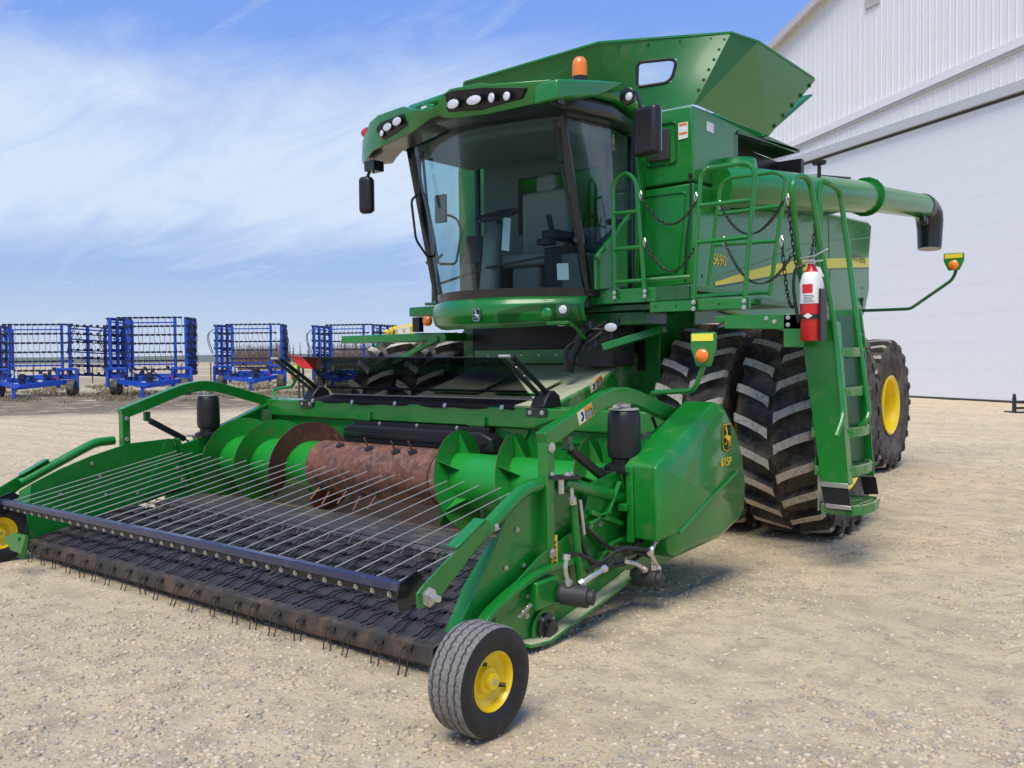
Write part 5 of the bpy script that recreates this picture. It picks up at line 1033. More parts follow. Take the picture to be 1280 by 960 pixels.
for P_ in ([(-4.705, 6.820, 1.674), (-4.633, 6.900, 1.835), (-4.504, 7.000, 1.944), (-4.473, 7.200, 2.023)], [(-4.689, 6.850, 1.799), (-4.562, 6.900, 1.907), (-4.418, 7.000, 1.876), (-4.456, 7.200, 1.970)], [(-4.672, 6.850, 1.718), (-4.528, 6.900, 1.804), (-4.452, 7.000, 1.906)], [(-4.693, 6.750, 1.542), (-4.728, 6.700, 1.689), (-4.691, 6.750, 1.762), (-4.634, 6.900, 1.806)], [(-4.635, 6.850, 1.798), (-4.534, 6.950, 1.863), (-4.601, 7.000, 1.970)], [(-4.590, 6.900, 1.687), (-4.508, 6.950, 1.833), (-4.447, 7.300, 1.927)]):
    bm = B(); tube(bm, P_, .012, 8, fil=.08); obj('hose', bm, M['hose'], cb_)
for q in ((-4.544, 6.950, 1.738), (-4.562, 6.900, 1.900), (-4.394, 7.100, 1.921), (-4.643, 6.900, 1.710)):
    bm = B(); cyl(bm, q, V(q)+V(.0, -.01, .07), .024, 10); obj('hose_coupler', bm, M['navy'], cb_)
bm = B(); box(bm, -4.85, -4.45, 7.1, 7.5, 1.55, 1.95); obj('valve_block', bm, M['interior_d'], cb_, bevel=.01)
sl_ = lamp((-4.306, 6.850, 1.906), .062, .038, cb_, (.1, -1, -.1)); sl_.name = 'service_lamp'
bm = B(); bar(bm, [(-4.833, 6.600, 1.953), (-4.620, 6.650, 1.954), (-4.602, 6.750, 1.891), (-4.591, 6.850, 1.805)], .03, .03, (0, 1, 0), fil=.04); box(bm, -4.86, -4.80, 6.80, 6.84, 1.93, 1.99, 1); obj('wiper_bracket', bm, [M['green'], M['white']], cb_, bevel=.004)
# --- left platform details (far side)
bm = B(); box(bm, -6.98, -6.55, 6.98, 7.8, 2.10, 2.2); box(bm, -8.3, -6.6, 7.15, 7.5, 1.83, 1.92); bar(bm, [(-7.4, 7.15, 1.6), (-6.7, 7.15, 1.86)], .05, .06, (0, 1, 0)); pl = obj('side_platform', bm, M['green'], cb_, bevel=.01)
bm = B(); tube(bm, [(-6.735, 7.100, 2.231), (-6.728, 7.100, 2.646), (-6.835, 7.100, 2.689), (-6.680, 7.100, 2.695), (-6.584, 7.100, 2.756)], .014, 8, fil=.03); tube(bm, [(-6.621, 7.100, 2.656), (-6.570, 7.300, 2.667), (-6.483, 7.300, 3.006), (-6.539, 7.300, 3.150), (-6.588, 7.200, 3.195), (-6.636, 7.100, 3.171)], .014, 8, fil=.05); tube(bm, [(-6.747, 7.000, 2.228), (-6.512, 7.000, 2.218)], .016, 8); obj('handrail', bm, M['green'], cb_)
bm = B(); lathe(bm, [(0, .055), (.04, .055), (.06, .03)], (-6.655, 6.950, 2.043), (0, -1, 0), 16); ml = obj('marker_lamp', bm, M['orange'], cb_); bm = B(); box(bm, -6.94, -6.84, 6.99, 7.06, 1.93, 2.09); obj('marker_bracket', bm, M['black'], ml)
# --- platforms, rails, ladder
def beam(name, P_, m=M['green'], d=.05, par=cb_): bm = B(); slab(bm, P_, (0, d, 0)); return obj(name, bm, m, par, bevel=.006)
b1 = beam('platform_beam', [(-4.72, 7.0, 2.125), (-3.57, 7.0, 2.125), (-3.57, 7.0, 2.255), (-4.72, 7.0, 2.255)])
bm = B(); box(bm, -3.93, -3.6, 6.985, 6.998, 2.13, 2.25); obj('beam_plate', bm, M['green_dark'], b1, bevel=.003)
b2 = beam('platform_beam', [(-3.96, 6.93, 2.025), (-3.04, 6.93, 2.025), (-3.04, 6.93, 2.118), (-3.96, 6.93, 2.118)])
b3 = beam('platform_beam', [(-3.102, 6.600, 1.855), (-2.478, 6.600, 1.832), (-2.478, 6.600, 1.951), (-3.102, 6.600, 1.962)])
bm = B(); bolts(bm, [(-2.752, 6.600, 1.925), (-2.689, 6.600, 1.898), (-2.582, 6.600, 1.925), (-2.582, 6.600, 1.871)], (0, -1, 0), .012, .01); obj('bolt_row', bm, M['steel'], b3)
bm = B(); bolts(bm, [(-3.9+.2*i, 6.93, 2.075) for i in range(4)], (0, -1, 0), .009, .006); obj('bolt_row', bm, M['green_dark'], b2)
bm = B(); box(bm, -4.72, -3.57, 7.05, 7.82, 2.20, 2.25); box(bm, -3.96, -3.04, 6.98, 7.8, 2.07, 2.115); box(bm, -3.2, -2.42, 6.65, 7.6, 1.91, 1.955); obj('deck', bm, M['green_dusty'], cb_, bevel=.004)
def rail(paths, name='handrail', r=.019, mm=None, f=.10):
    bm = B()
    for p in paths: tube(bm, p, r, 10, fil=f)
    return obj(name, bm, mm or M['green'], cb_)
R1 = rail([[(-4.352, 6.980, 2.179), (-4.361, 6.980, 3.222), (-4.225, 6.980, 3.304), (-4.119, 6.980, 3.205), (-4.036, 6.980, 2.178)], [(-4.363, 6.980, 2.940), (-4.096, 6.980, 2.933)], [(-4.357, 6.980, 2.614), (-4.074, 6.980, 2.619)], [(-4.359, 6.980, 2.317), (-3.709, 7.200, 2.341)]])
R2 = rail([[(-3.524, 6.910, 2.027), (-3.453, 6.910, 3.202), (-3.035, 6.910, 3.202), (-2.974, 6.910, 3.123), (-3.072, 6.910, 2.022)], [(-3.461, 6.910, 2.903), (-3.001, 6.910, 2.896)], [(-3.484, 6.910, 2.597), (-3.036, 6.910, 2.603)], [(-3.516, 6.910, 2.142), (-3.181, 7.700, 2.204)]])
R3 = rail([[(-3.737, 7.600, 2.177), (-3.607, 7.600, 3.186), (-3.513, 7.600, 3.246), (-3.080, 7.600, 3.238), (-2.987, 7.600, 3.177), (-3.140, 7.600, 2.162)], [(-3.624, 7.600, 2.928), (-3.023, 7.600, 2.940)], [(-3.664, 7.600, 2.655), (-3.081, 7.600, 2.640)]])
for rr_, P_ in ((R1, [(-4.339, 6.960, 2.221), (-4.339, 6.960, 2.177), (-4.024, 6.960, 2.219), (-4.024, 6.960, 2.176)]), (R2, [(-3.513, 6.890, 2.094), (-3.514, 6.890, 2.040), (-3.063, 6.890, 2.086), (-3.063, 6.890, 2.034)])):
    bm = B(); bolts(bm, P_, (0, -1, 0), .014, .012); obj('bolt_row', bm, M['steel'], rr_)
R4 = rail([[(-2.480, 6.589, 2.231), (-2.440, 6.298, 2.837), (-2.440, 6.359, 2.920), (-2.420, 6.478, 2.952), (-2.400, 6.568, 2.911), (-2.340, 6.684, 2.317), (-2.270, 6.740, 1.781), (-2.180, 6.630, 1.222), (-2.180, 6.595, 1.160), (-2.200, 6.534, 1.052)]], r=.021, f=.08)
R5 = rail([[(-2.440, 6.899, 1.910), (-2.440, 6.881, 2.973), (-2.400, 6.924, 2.962), (-2.380, 7.156, 2.931), (-2.320, 7.203, 2.354), (-2.240, 7.166, 1.785), (-2.160, 7.166, 1.193), (-2.160, 7.127, 1.140), (-2.220, 7.106, 1.070)]], r=.021, f=.07)
bm = B(); lathe(bm, [(0, .014), (.10, .014), (.101, .05), (.125, .055), (.13, .03)], (-2.450, 6.891, 3.001), (0, 0, 1), 18); obj('rail_knob', bm, M['black'], R5)
rail([[(-2.480, 6.959, 1.944), (-2.480, 6.924, 2.930)]], 'rail_post', .016)
# chains
def chain(a, b, sag, name='safety_chain', m=None):
    a, b = V(a), V(b); L_ = (b-a).length; n = max(6, int(math.hypot(L_, sag*2)/.030)); bm = B(); P_ = [lerp(a, b, i/n)+V(0, 0, -4*sag*(i/n)*(1-i/n)) for i in range(n+1)]
    for i in range(n):
        p, q = P_[i], P_[i+1]; t = (q-p).normalized(); s = V(0, 1, 0) if i % 2 else V(1, 0, 0); s = (s-t*s.dot(t)).normalized(); w_ = .010; e = (q-p)*.16
        tube(bm, [p-e+s*w_*.4, p+s*w_, q+s*w_, q+e+s*w_*.4, q+e-s*w_*.4, q-s*w_, p-s*w_, p-e-s*w_*.4, p-e+s*w_*.4], .0042, 5, cap=False)
    return obj(name, bm, m or M['cable'], cb_, smooth=60)
chain((-4.071, 6.980, 3.079), (-3.483, 6.910, 2.965), .24); chain((-4.033, 6.980, 2.658), (-3.499, 6.910, 2.578), .24)
chain((-3.560, 7.500, 3.002), (-2.570, 6.492, 2.792), .26); chain((-3.522, 7.500, 2.677), (-2.570, 6.649, 2.403), .30); chain((-2.520, 6.442, 2.779), (-2.500, 6.962, 2.721), .55); chain((-2.540, 6.370, 2.482), (-2.520, 6.582, 2.036), .2); chain((-2.500, 6.962, 2.690), (-2.500, 6.980, 2.319), .05)
for q in ((-4.059, 6.960, 3.075), (-2.500, 6.391, 2.782), (-3.551, 7.480, 2.998), (-4.021, 6.960, 2.656), (-2.520, 6.320, 2.476), (-3.487, 6.890, 2.983), (-3.513, 7.480, 2.674)):
    bm = B(); tube(bm, [V(q)+V(0, 0, .03), V(q)+V(.014, -.01, .0), V(q)+V(0, 0, -.05), V(q)+V(-.014, 0, 0), V(q)+V(0, 0, .03)], .006, 6); obj('snap_hook', bm, M['steel'], cb_)
# ladder
LF, LRr = 6.75, 7.42
lad = B(); slab(lad, [(-2.528, 6.750, 1.738), (-2.381, 6.750, 0.657), (-2.189, 6.750, 0.666), (-2.285, 6.750, 1.901), (-2.541, 6.750, 1.921)], (0, .012, 0)); lad = obj('ladder', lad, M['green'], cb_, bevel=.003)
bm = B(); slab(bm, [(-2.285, 6.750, 1.901), (-2.189, 6.750, 0.666), (-2.189, 6.750, 0.666), (-2.285, 6.750, 1.901)], (0, .0, 0)) if 0 else bar(bm, [V((-2.279, 6.750, 1.889))+V(0, .05, 0), V((-2.184, 6.750, 0.667))+V(0, .05, 0)], .012, .10, (1, 0, 0)); 
slab(bm, [V((-2.363, 6.750, 1.951))+V(.02, .66, 0), V((-2.284, 6.750, 0.665))+V(.0, .66, 0), V((-2.172, 6.750, 0.668))+V(-.02, .66, 0), V((-2.268, 6.750, 1.948))+V(-.02, .66, 0)], (0, .012, 0)); obj('stringer', bm, M['green'], lad)
bm = B(); slab(bm, [V((-2.339, 6.750, 1.950))+V(0, .655, 0), V((-2.254, 6.750, 0.667))+V(0, .655, 0), V((-2.362, 6.750, 0.658))+V(0, .05, 0), V((-2.485, 6.750, 1.956))+V(0, .05, 0)], (.006, 0, 0)); obj('back_panel', bm, M['green_dark'], lad)
bm = B(); slab(bm, [(-2.50, 7.42, 1.7), (-2.26, 7.42, 1.7), (-2.30, 7.42, 2.0), (-2.54, 7.42, 2.0)], (0, .02, 0)); bolts(bm, [(-2.4, 7.41, 1.9), (-2.3, 7.41, 1.8), (-2.4, 7.41, 1.75)], (0, -1, 0), .012, .01, 1); obj('ladder_bracket', bm, [M['green'], M['steel']], lad)
bm = B(); slab(bm, [(-2.383, 6.740, 0.646), (-2.180, 6.740, 0.656), (-2.157, 6.740, 0.474), (-2.347, 6.740, 0.479)], (0, .008, 0)); rb = obj('rubber_skirt', bm, M['black'], lad)
for a_, b_ in (((1026,603), (1060,606)), ((1031,630), (1063,634))): pass
for P_ in ([(-2.380, 6.730, 0.684), (-2.177, 6.730, 0.682), (-2.177, 6.730, 0.646), (-2.380, 6.730, 0.647)], [(-2.349, 6.730, 0.522), (-2.159, 6.730, 0.516), (-2.154, 6.730, 0.487), (-2.343, 6.730, 0.487)]):
    bm = B(); slab(bm, P_, (0, .008, 0)); obj('clamp_bar', bm, M['steel'], rb, bevel=.002)
bm = B(); slab(bm, [V((-2.299, 6.740, 0.653))+V(0, .67, 0), V((-2.180, 6.740, 0.656))+V(0, .67, 0), V((-2.157, 6.740, 0.521))+V(0, .67, 0), V((-2.269, 6.740, 0.511))+V(0, .67, 0)], (0, .008, 0)); obj('rubber_skirt', bm, M['black'], lad)
for i, z in enumerate((1.66, 1.36, 1.05, .76, .47)):
    f = (1.76-z)/1.3; xo = -2.30+.10*f; xi = xo-.22; bm = B()
    P_ = [(xi, LF+.04), (xo-.0, LF+.04), (xo+.05, LF+.14), (xo+.075, (LF+LRr)/2), (xo+.05, LRr-.14), (xo, LRr-.03), (xi, LRr-.03)]
    if i == 4: P_ = [(x+.03, y) for x, y in P_]
    n = len(P_)
    for k in range(n): a, b = P_[k], P_[(k+1) % n]; bar(bm, [(a[0], a[1], z), (b[0], b[1], z)], .014, .07, (0, 0, 1) if 0 else (-(b[1]-a[1]), b[0]-a[0], 0))
    for k in range(7): y = LF+.10+k*.085; bar(bm, [(xi, y, z+.008), (xo+.06, y+.03, z+.008)], .014, .02, (0, 1, 0))
    for k in range(3): x = xi+.06+k*.085; bar(bm, [(x, LF+.05, z+.008), (x, LRr-.05, z+.008)], .012, .018, (1, 0, 0))
    obj('step', bm, M['green_dusty'], lad)
    if i < 5: 
        bm = B(); box(bm, xi-.004, xi+.006, LF+.04, LRr-.03, z-.02, z+.26 if i == 4 else z+.10); obj('step_riser', bm, M['green'] if i < 4 else M['steel'], lad)
bm = B(); box(bm, -2.62, -2.46, 6.60, 6.76, 1.70, 1.95); obj('landing_corner', bm, M['green'], cb_, bevel=.006)
# rear lamp arm
bm = B(); tube(bm, [(-3.98, 12.9, 2.42), (-4.031, 13.000, 2.256), (-3.932, 13.000, 2.252), (-3.369, 13.000, 2.251), (-2.849, 13.000, 2.612), (-2.800, 13.000, 2.715), (-2.801, 13.000, 2.821)], .022, 10, fil=.05); obj('rear_lamp_arm', bm, M['green_dark'], cb_)
def marker_plate(c, hw, hh):
    c = V(c); bm = B(); py(bm, [(c.x-hw, c.z+hh), (c.x+hw, c.z+hh), (c.x+hw, c.z+hh*.1), (c.x+hw*.55, c.z-hh), (c.x-hw*.55, c.z-hh), (c.x-hw, c.z+hh*.1)], c.y, c.y+.04); lp = obj('lamp_housing', bm, M['green'], cb_, bevel=.012, seg=3)
    bm = B(); py(bm, [(c.x-hw*.86, c.z+hh*.88), (c.x+hw*.86, c.z+hh*.88), (c.x+hw*.86, c.z+hh*.4), (c.x-hw*.86, c.z+hh*.4)], c.y-.003, c.y-.0005); obj('reflector', bm, M['decal_y'], lp)
    bm = B(); lathe(bm, [(0, hw*.52), (.012, hw*.5), (.03, hw*.3), (.036, .0)], (c.x, c.y-.001, c.z-hh*.40), (0, -1, 0), 20); obj('amber_lens', bm, M['orange'], lp)
marker_plate((-2.819, 12.950, 2.850), .125, .115)
bm = B(); lathe(bm, [(0, .07), (.05, .07), (.06, .04)], (-3.950, 12.202, 1.969), (1, 0, 0), 16); obj('side_marker', bm, M['orange'], cb_)
ORG = Vector((0, 0, 0))
# ---- fire extinguisher on the ladder landing
fe = thing('fire_extinguisher', (-2.52, 6.78, 1.74), 'red fire extinguisher with white label strapped beside the ladder rail', 'fire extinguisher')
bm = B(); lathe(bm, [(0, .072), (.012, .080), (.42, .080), (.48, .064), (.53, .030), (.56, .026)], (-2.52, 6.78, 1.745), (0, 0, 1), 28); cy = obj('cylinder_body', bm, M['red'], fe, smooth=40)
bm = B(); lathe(bm, [(.27, .0815), (.27, .083), (.42, .083), (.485, .066), (.50, .052), (.50, .05)], (-2.52, 6.78, 1.745), (0, 0, 1), 28, cap=False); lb = obj('label', bm, M['white'], cy, smooth=40)
bm = B(); lathe(bm, [(.345, .0835), (.345, .0845), (.41, .0845), (.41, .0835)], (-2.52, 6.78, 1.745), (0, 0, 1), 20, cap=False, a0=R_(150), a1=R_(205)); obj('label_red_panel', bm, M['red'], lb)
bm = B()
for k in range(5): lathe(bm, [(.278+.012*k, .0835), (.278+.012*k, .0843), (.282+.012*k, .0843), (.282+.012*k, .0835)], (-2.52, 6.78, 1.745), (0, 0, 1), 14, cap=False, a0=R_(158), a1=R_(215-6*(k % 3)))
obj('label_print', bm, M['interior_d'], lb)
bm = B(); slab(bm, [(-2.55, 6.694, 1.925), (-2.515, 6.692, 1.945), (-2.48, 6.694, 1.925), (-2.515, 6.692, 1.905)], (0, -.002, 0)); obj('diamond_label', bm, M['white'], cy)
bm = B(); box(bm, -2.54, -2.50, 6.76, 6.80, 2.28, 2.34); bar(bm, [(-2.60, 6.76, 2.35), (-2.48, 6.74, 2.36), (-2.38, 6.72, 2.40)], .022, .012, (0, 1, 0)); bar(bm, [(-2.58, 6.76, 2.32), (-2.42, 6.73, 2.32)], .02, .01, (0, 1, 0)); obj('valve_handle', bm, M['steel'], fe, bevel=.003)
bm = B(); tube(bm, [(-2.56, 6.76, 2.30), (-2.62, 6.72, 2.28), (-2.635, 6.72, 2.15), (-2.62, 6.74, 1.98), (-2.60, 6.74, 1.88)], .012, 8, fil=.05); obj('discharge_hose', bm, M['black'], fe)
bm = B(); lathe(bm, [(.16, .083), (.16, .089), (.19, .089), (.19, .083)], (-2.52, 6.78, 1.745), (0, 0, 1), 24, cap=False); box(bm, -2.56, -2.48, 6.86, 6.875, 1.80, 2.10); box(bm, -2.445, -2.43, 6.72, 6.84, 1.74, 2.12); obj('bracket_strap', bm, M['black'], fe)
bm = B(); slab(bm, [(-2.46, 6.70, 2.28), (-2.43, 6.70, 2.27), (-2.40, 6.70, 2.20), (-2.43, 6.70, 2.21)], (0, .002, 0)); obj('paper_tag', bm, M['white'], fe)
for o_ in [fe]: o_.location += Vector((.15, -.27, .0))
ORG = Vector((0, 0, 0))
# ================================================================ IMPLEMENTS AND THINGS BEHIND
def spot(side, dist): return F0*dist + R0*(side*dist)          # side = metres right of the view axis per metre of distance
FACE = math.atan2(R0.y, R0.x)
def local(loc, rz):
    Mx = Matrix.Translation(loc) @ Matrix.Rotation(rz, 4, 'Z'); return Mx
def lobj(name, bm, mats, parent, Mx, smooth=35, bevel=0):
    bm.transform(Mx); return obj(name, bm, mats, parent, smooth, bevel)
def toolbar(dark, nbar, hw, z0, z1, kind):
    """cross bars with clamp blocks; each bar a mesh"""
    return [z0+(z1-z0)*k/(nbar-1) for k in range(nbar)]
def implement(side, dist, turn, label, post=1.1, top=3.65, wl=(-1.95, 1.55, .25), wr=(1.95, 1.55, -.25), nb=7, seed=1, hx=.4):
    rng = random.Random(seed)
    loc = spot(side, dist); Mx = local(loc, FACE + turn)
    t = thing('folded_harrow', loc, label, 'harrow', 'blue folded harrows parked in a row')
    bl, dk = M['blue'], M['bluedark']
    for x in (-post, post):
        bm = B(); box(bm, x-.055, x+.055, -.05, .05, .9, top); lobj('upright', bm, bl, t, Mx)
    for k in range(nb):
        z = 1.22+(top-1.27)*k/(nb-1); bm = B(); sh = .18*((k % 2)*2-1)
        box(bm, -post-.42+sh*.5, post+.42+sh*.5, -.03, .03, z-.025, z+.025)
        for j in range(12): x = -post-.35+sh*.5+j*(2*post+.7)/11; box(bm, x-.07, x+.07, -.06, .05, z-.05, z+.045)
        lobj('tine_bar', bm, dk, t, Mx)
    bm = B(); box(bm, -post, post, -.04, .04, top-.32, top-.26); box(bm, -post, post, -.04, .04, 1.42, 1.50); lobj('cross_member', bm, bl, t, Mx)
    bm = B()
    for k in range(1, nb):
        z = 1.22+(top-1.27)*k/(nb-1)
        for j in range(12):
            x = -post-.3+j*(2*post+.6)/11+rng.uniform(-.05, .05); tube(bm, [(x, -.05, z), (x+.02, -.08, z-.25), (x+rng.uniform(-.06, .06), -.02, z-.42)], .010, 4, cap=False)
    tag(lobj('tines', bm, dk, t, Mx), kind='stuff')
    for (x, dep, an) in (wl, wr):
        s = 1 if x > 0 else -1; ca, sa = math.sin(an), math.cos(an)
        def wp_(d, z, o=0): return (x+ca*d+o*s, d*sa*1-.3, z)
        bm = B()
        for d in (0, dep*.33, dep*.66, dep): bar(bm, [wp_(d, .95), wp_(d, top-.05-.05*d)], .13, .13, (1, 0, 0))
        for z in (1.0, 1.5, 2.1, 2.7, top-.25): bar(bm, [wp_(0, z), wp_(dep, z-.05*dep)], .06, .09, (0, 0, 1))
        wg = lobj('folded_wing', bm, bl, t, Mx)
        bm = B()
        for k in range(nb+1):
            z = 1.05+(top-1.15)*k/nb; bar(bm, [wp_(-.18, z, .05), wp_(dep+.18, z-.05*dep, .05)], .05, .05, (0, 0, 1))
            for j in range(9): d = dep*j/8; q = wp_(d, z, .05); box(bm, q[0]-.05, q[0]+.05, q[1]-.06, q[1]+.06, z-.08, z+.05)
        lobj('wing_tine_bars', bm, dk, wg, Mx)
        bm = B()
        for k in range(nb*10):
            d = rng.uniform(0, dep); z = rng.uniform(1.3, top); a = V(wp_(d, z, .08)); tube(bm, [a, a+V(s*.10, .03, -.2), a+V(s*.05, rng.uniform(-.1, .1), -.42)], .011, 4, cap=False)
        tag(lobj('wing_tines', bm, dk, wg, Mx), kind='stuff')
        bm = B(); pp = [wp_(-.2, 2.0, .05), wp_(-.3, 2.6, .22), wp_(-.2, 3.1, .32), wp_(.1, 3.35, .2)]; tube(bm, pp, .022, 6, fil=.3); tube(bm, [V(p)+V(.07*s, 0, -.05) for p in pp], .018, 6, fil=.3); lobj('hose_loop', bm, M['hose'], wg, Mx)
    bm = B(); box(bm, -1.9, 1.9, -.35, -.15, .80, 1.02); box(bm, -1.0, 1.0, -.55, -.3, .58, .90); 
    for x in (-1.95, 1.95): box(bm, x-.07, x+.07, -.5, -.35, .4, 1.30); box(bm, min(x, x*.55), max(x, x*.55), -.5, -.38, 1.22, 1.34)
    for x in (-1.1, 1.1): box(bm, x-.07, x+.07, -.5, -.3, .4, 1.3)
    lobj('main_frame', bm, bl, t, Mx, bevel=.01)
    bm = B(); 
    for x in (-1.5, 1.5): bar(bm, [(x, -.5, .68), (hx, -2.1, .50)], .22, .16, (0, 0, 1))
    bar(bm, [(hx, -2.0, .5), (hx, -2.9, .42)], .13, .16, (0, 0, 1)); lobj('tongue', bm, bl, t, Mx, bevel=.01)
    bm = B(); box(bm, hx-.09, hx+.09, -2.0, -1.85, .45, 1.1); box(bm, hx-.14, hx+.14, -2.05, -1.8, .85, 1.05); tube(bm, [(hx-.05, -1.9, 1.05), (hx+.2, -1.2, .9), (hx+.1, -.5, .8)], .03, 6, fil=.2); tube(bm, [(hx+.05, -1.9, .95), (hx-.2, -1.4, .7), (hx-.2, -.5, .8)], .03, 6, fil=.2); lobj('hitch_stand', bm, dk, t, Mx)
    bm = B(); box(bm, hx-.06, hx+.06, -2.9, -2.78, .03, .5); box(bm, hx-.12, hx+.12, -2.95, -2.75, .0, .05); lobj('jack_leg', bm, bl, t, Mx)
    for x in (-1.55, 1.75):
        bm = B(); lathe(bm, [(-.16, .22), (-.19, .34), (-.15, .40), (.15, .40), (.19, .34), (.16, .22)], (x, -.45, .40), (1, 0, 0), 24); wh = lobj('wheel', bm, M['rubber'], t, Mx)
        bm = B(); lathe(bm, [(-.13, .22), (.13, .22)], (x, -.45, .40), (1, 0, 0), 20); lobj('rim', bm, bl, wh, Mx)
    bm = B()
    for k in range(14):
        a = V(rng.uniform(-1.8, 1.8), rng.uniform(-.9, -.3), rng.uniform(.7, 1.15)); b = a+V(rng.uniform(-.7, .7), rng.uniform(-.4, .3), rng.uniform(-.1, .35)); tube(bm, [a, lerp(a, b, .5)+V(0, 0, -.18), b], .028, 5, fil=.2); box(bm, b.x-.07, b.x+.07, b.y-.05, b.y+.05, b.z-.08, b.z+.08)
    tag(lobj('hydraulic_hoses', bm, dk, t, Mx), kind='stuff')
    bm = B(); cyl(bm, (-.85, -.6, .9), (-.85, -.6, 1.25), .06, 10); cyl(bm, (-.65, -.62, .88), (-.65, -.62, 1.2), .06, 10); lobj('manual_tube', bm, M['white'], t, Mx)
    bm = B(); box(bm, .2, .45, -.57, -.555, .70, .78); box(bm, hx-.5, hx-.3, -1.62, -1.60, .60, .68); lobj('reflector', bm, M['white'], t, Mx)
    bm = B(); tube(bm, [(1.0, -.5, .95), (1.15, -.55, .7), (1.0, -.55, .55)], .035, 6); lobj('red_hose_end', bm, M['red'], t, Mx)
implement(-.530, 42.5, .12, 'blue folded harrow nearest the left edge with its right wing swung half open', 1.16, 3.45, (-1.75, 2.6, -.10), (1.62, 2.9, .62), 6, 3, .1)
implement(-.401, 43.0, .04, 'tallest blue folded harrow, second from the left in the parked row', 1.10, 3.75, (-1.85, 1.5, .34), (1.72, 1.5, -.05), 7, 4, .55)
implement(-.290, 50.0, .0, 'blue folded harrow parked between the tallest one and the red hopper', 1.08, 3.65, (-1.85, 1.5, .30), (1.75, 1.5, -.10), 6, 5, .75)
implement(-.183, 52.0, -.22, 'blue folded harrow standing directly left of the combine wheels', 1.0, 3.65, (-1.95, 2.0, .05), (1.7, 2.2, .25), 6, 6, .3)
ORG = V(0, 0, 0)
# red hopper
def at_(side, dist, z=0): q = spot(side, dist); return V(q.x, q.y, z)
rh = thing('grain_hopper', at_(-.232, 24), 'red metal hopper poking up behind the left end of the pickup header', 'hopper')
Mx = local(at_(-.232, 24), FACE)
bm = B(); slab(bm, [(-.36, 0, 1.74), (.34, 0, 1.63), (.34, .0, 1.36), (-.16, 0, 1.42)], (0, .6, 0)); lobj('hopper_box', bm, M['red'], rh, Mx, bevel=.02)
bm = B(); slab(bm, [(-.40, -.03, 1.76), (.38, -.03, 1.64), (.38, -.03, 1.60), (-.40, -.03, 1.72)], (0, .66, 0)); lobj('rim_lip', bm, mat('dark_red_paint', (.30, .02, .012), .4), rh, Mx)
for x in (-.15, .28):
    for y in (.05, .55): bm = B(); box(bm, x-.025, x+.025, y-.025, y+.025, 0, 1.42); lobj('leg', bm, M['interior_d'], rh, Mx)
ORG = V(0, 0, 0)
# green and yellow machine behind the left wheels
sd = thing('row_planter', at_(-.120, 23), 'green and yellow farm machine seen above the far front tyres', 'planter')
Mx = local(at_(-.120, 23), FACE)
bm = B(); box(bm, -.9, 1.0, -.1, .1, 2.05, 2.2); box(bm, -.7, -.6, -.05, .05, 0, 2.1); box(bm, .7, .8, -.05, .05, 0, 2.1); lobj('folded_toolbar', bm, M['green'], sd, Mx, bevel=.01)
for i, x in enumerate((-.42, -.30, -.18, .02, .20)):
    bm = B(); box(bm, x-.035, x+.035, -.14, -.11, 2.0+.05*i, 2.38+.04*(i % 3)); box(bm, x-.05, x+.05, -.2, -.11, 2.3+.03*i, 2.36+.03*i); lobj('row_unit', bm, M['yellow'], sd, Mx, bevel=.005)
bm = B(); bar(bm, [(-.55, -.15, 1.9), (-.3, -.15, 2.42), (.3, -.15, 2.52)], .03, .03, (0, 1, 0)); bar(bm, [(-.5, -.13, 2.1), (0, -.13, 2.2)], .03, .03, (0, 1, 0)); lobj('rail', bm, M['yellow'], sd, Mx)
ORG = V(0, 0, 0)
# black fork frame by the shed door
ff = thing('fork_frame', at_(.572, 24.2), 'black steel pallet fork frame lying on the gravel at the right edge', 'fork frame')
Mx = local(at_(.572, 24.2), FACE+.1)
def fp(name, f, m=M['blackpaint']): bm = B(); f(bm); return lobj(name, bm, m, ff, Mx, bevel=.006)
fp('base_plate', lambda b: box(b, -.35, 1.2, -.2, .35, .0, .04)); 
fp('upright', lambda b: box(b, -.33, -.25, -.05, .03, .03, .42)); fp('post_knob', lambda b: lathe(b, [(0, .04), (.08, .045), (.1, .02)], (-.29, -.01, .42), (0, 0, 1), 12))
fp('upright', lambda b: box(b, .12, .24, -.08, .06, .03, .34)); fp('cross_tube', lambda b: box(b, -.28, 1.1, -.04, .03, .26, .33)); fp('cross_tube', lambda b: box(b, -.28, 1.1, -.03, .02, .10, .16))
fp('mast', lambda b: box(b, .25, .33, -.04, .04, .3, .82)); fp('mast', lambda b: box(b, .42, .50, -.04, .04, .3, .95)); fp('mast_brace', lambda b: bar(b, [(.28, 0, .75), (.48, 0, .35)], .04, .05, (0, 1, 0)))
fp('fork', lambda b: box(b, .3, .4, -.9, 0, .03, .07)); fp('fork', lambda b: box(b, .7, .8, -.9, 0, .03, .07))
ORG = V(0, 0, 0)
# fence posts and wire between the harrows
fn = thing('wire_fence', at_(-.345, 66), 'low wire fence with rusty posts behind the blue harrows', 'fence')
for i in range(14):
    q = at_(-.60+.033*i, 66); bm = B(); cyl(bm, q, q+V(0, 0, 1.25+.1*(i % 3)), .05, 6); obj('post', bm, M['rustdrum'], fn)
for z in (.5, .85, 1.15):
    bm = B(); tube(bm, [at_(-.60, 66, z), at_(-.17, 66, z)], .015, 4); obj('wire', bm, M['steel'], fn)
ORG = V(0, 0, 0)
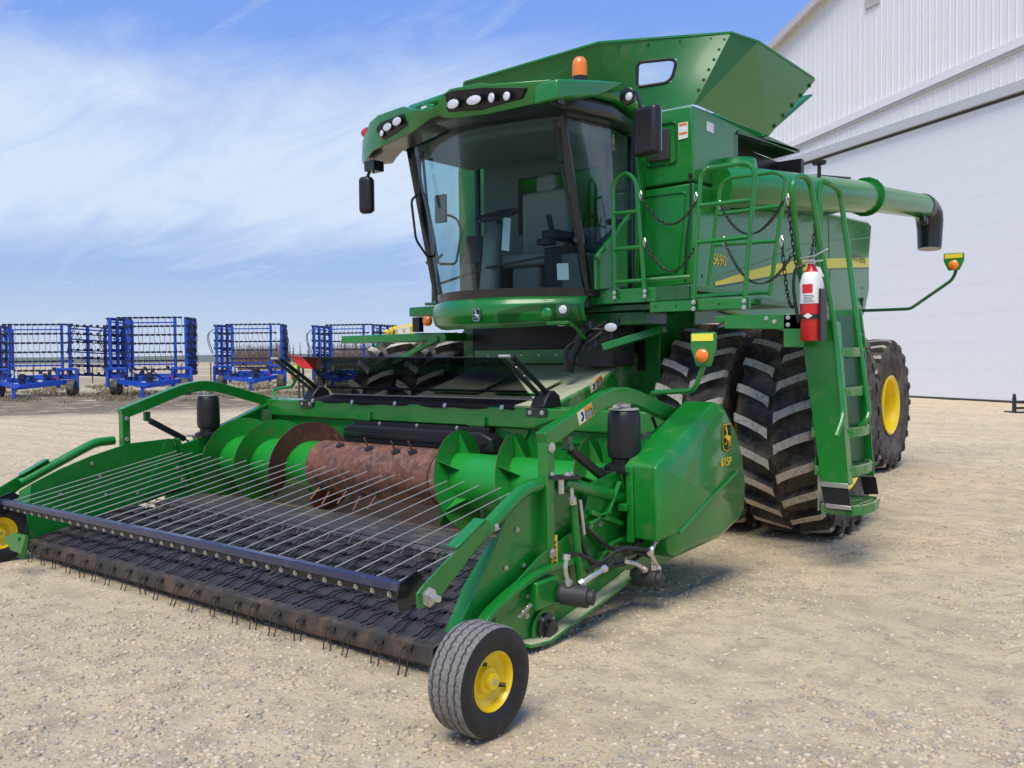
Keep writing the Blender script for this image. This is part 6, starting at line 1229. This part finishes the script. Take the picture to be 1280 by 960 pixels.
# spruces far off
crown_m = mat('dark_spruce', (.022, .040, .022), .9, vary=.3); bark = mat('grey_bark', (.12, .10, .08), .9)
bm = B(); rng = random.Random(11)
for i in range(46):
    sd_ = -.262+.0030*i + rng.uniform(-.0015, .0015)
    if -.245 < sd_ < -.215 and i % 3: continue
    p = at_(sd_, 255+rng.uniform(-15, 25)); h = rng.uniform(4.8, 8.6); tube(bm, [p, p+V(0, 0, h*.97)], [h*.02, .02], 4, cap=False, mi=1)
    for k in range(90):
        f = rng.random(); z = h*(.12+.88*f); r = h*.20*(1-f)*rng.uniform(.5, 1.1)+.05; a = rng.uniform(0, 6.28)
        c = p+V(0, 0, z); o_ = V(math.cos(a)*r, math.sin(a)*r, -.10*h*(1-f)*.6); s = V(-math.sin(a), math.cos(a), 0)*h*.035
        bm.faces.new([bm.verts.new(q) for q in (c, c+o_*.7+s, c+o_, c+o_*.7-s)])
tag(obj('far_wood', bm, [crown_m, bark], smooth=0), 'dark spruce wood on the horizon behind the rightmost blue harrows', 'wood', kind='stuff')
# bare bushes: a thicket nobody could count
bm = B(); rng = random.Random(5)
for i in range(1500):
    s_ = rng.choice([rng.uniform(-.312, -.255), rng.uniform(-.20, -.135)]); d = rng.uniform(88, 104); p = at_(s_, d); h = rng.uniform(1.6, 3.4)
    a = rng.uniform(-.5, .5); q = p+V(0, 0, h*.2); tube(bm, [p, p+V(a*.3, a*.3, h*.5), p+V(a, rng.uniform(-.4, .4), h)], [.035, .025, .008], 3, cap=False)
    for k in range(2): b0 = p+V(a*.4, a*.3, h*rng.uniform(.35, .8)); tube(bm, [b0, b0+V(rng.uniform(-.5, .5), rng.uniform(-.5, .5), rng.uniform(.3, .8))], [.018, .006], 3, cap=False)
tag(obj('bare_thicket', bm, mat('bare_twigs', (.20, .145, .10), .95)), 'leafless brown thicket behind the parked blue harrows', 'thicket', kind='stuff')
# dry grass and weeds round the harrows
bm = B(); rng = random.Random(8)
for i in range(16000):
    d = rng.uniform(35, 62); s_ = rng.uniform(-.62, -.13)
    if mnoise.noise((s_*26, d*.22, 0)) < .02 + (.15 if d < 40 else -.1): continue
    p = at_(s_, d); h = rng.uniform(.04, .15); a = rng.uniform(0, 3.14); w_ = V(math.cos(a), math.sin(a), 0)*rng.uniform(.01, .035)
    bm.faces.new([bm.verts.new(q) for q in (p-w_, p+w_, p+w_*.3+V(rng.uniform(-.08, .08), 0, h), p-w_*.3+V(rng.uniform(-.08, .08), 0, h*.8))])
tag(obj('dry_grass', bm, mat('dry_weeds', (.20, .16, .09), .95, col2=((.10, .10, .04), .6)), smooth=0), 'patchy dry grass and weeds under the blue harrows', 'dry grass', kind='stuff')
def area_pile(r):
    s_ = r.uniform(-.50, -.22); d = r.uniform(47, 58); q = at_(s_, d); return q.x, q.y
o = rocks('rubble', 260, .03, .12, area_pile, [stone[3], stone[0], stone[1]], 9, 2.0); tag(o, 'pale rubble lumps scattered behind the blue harrows', 'rubble')
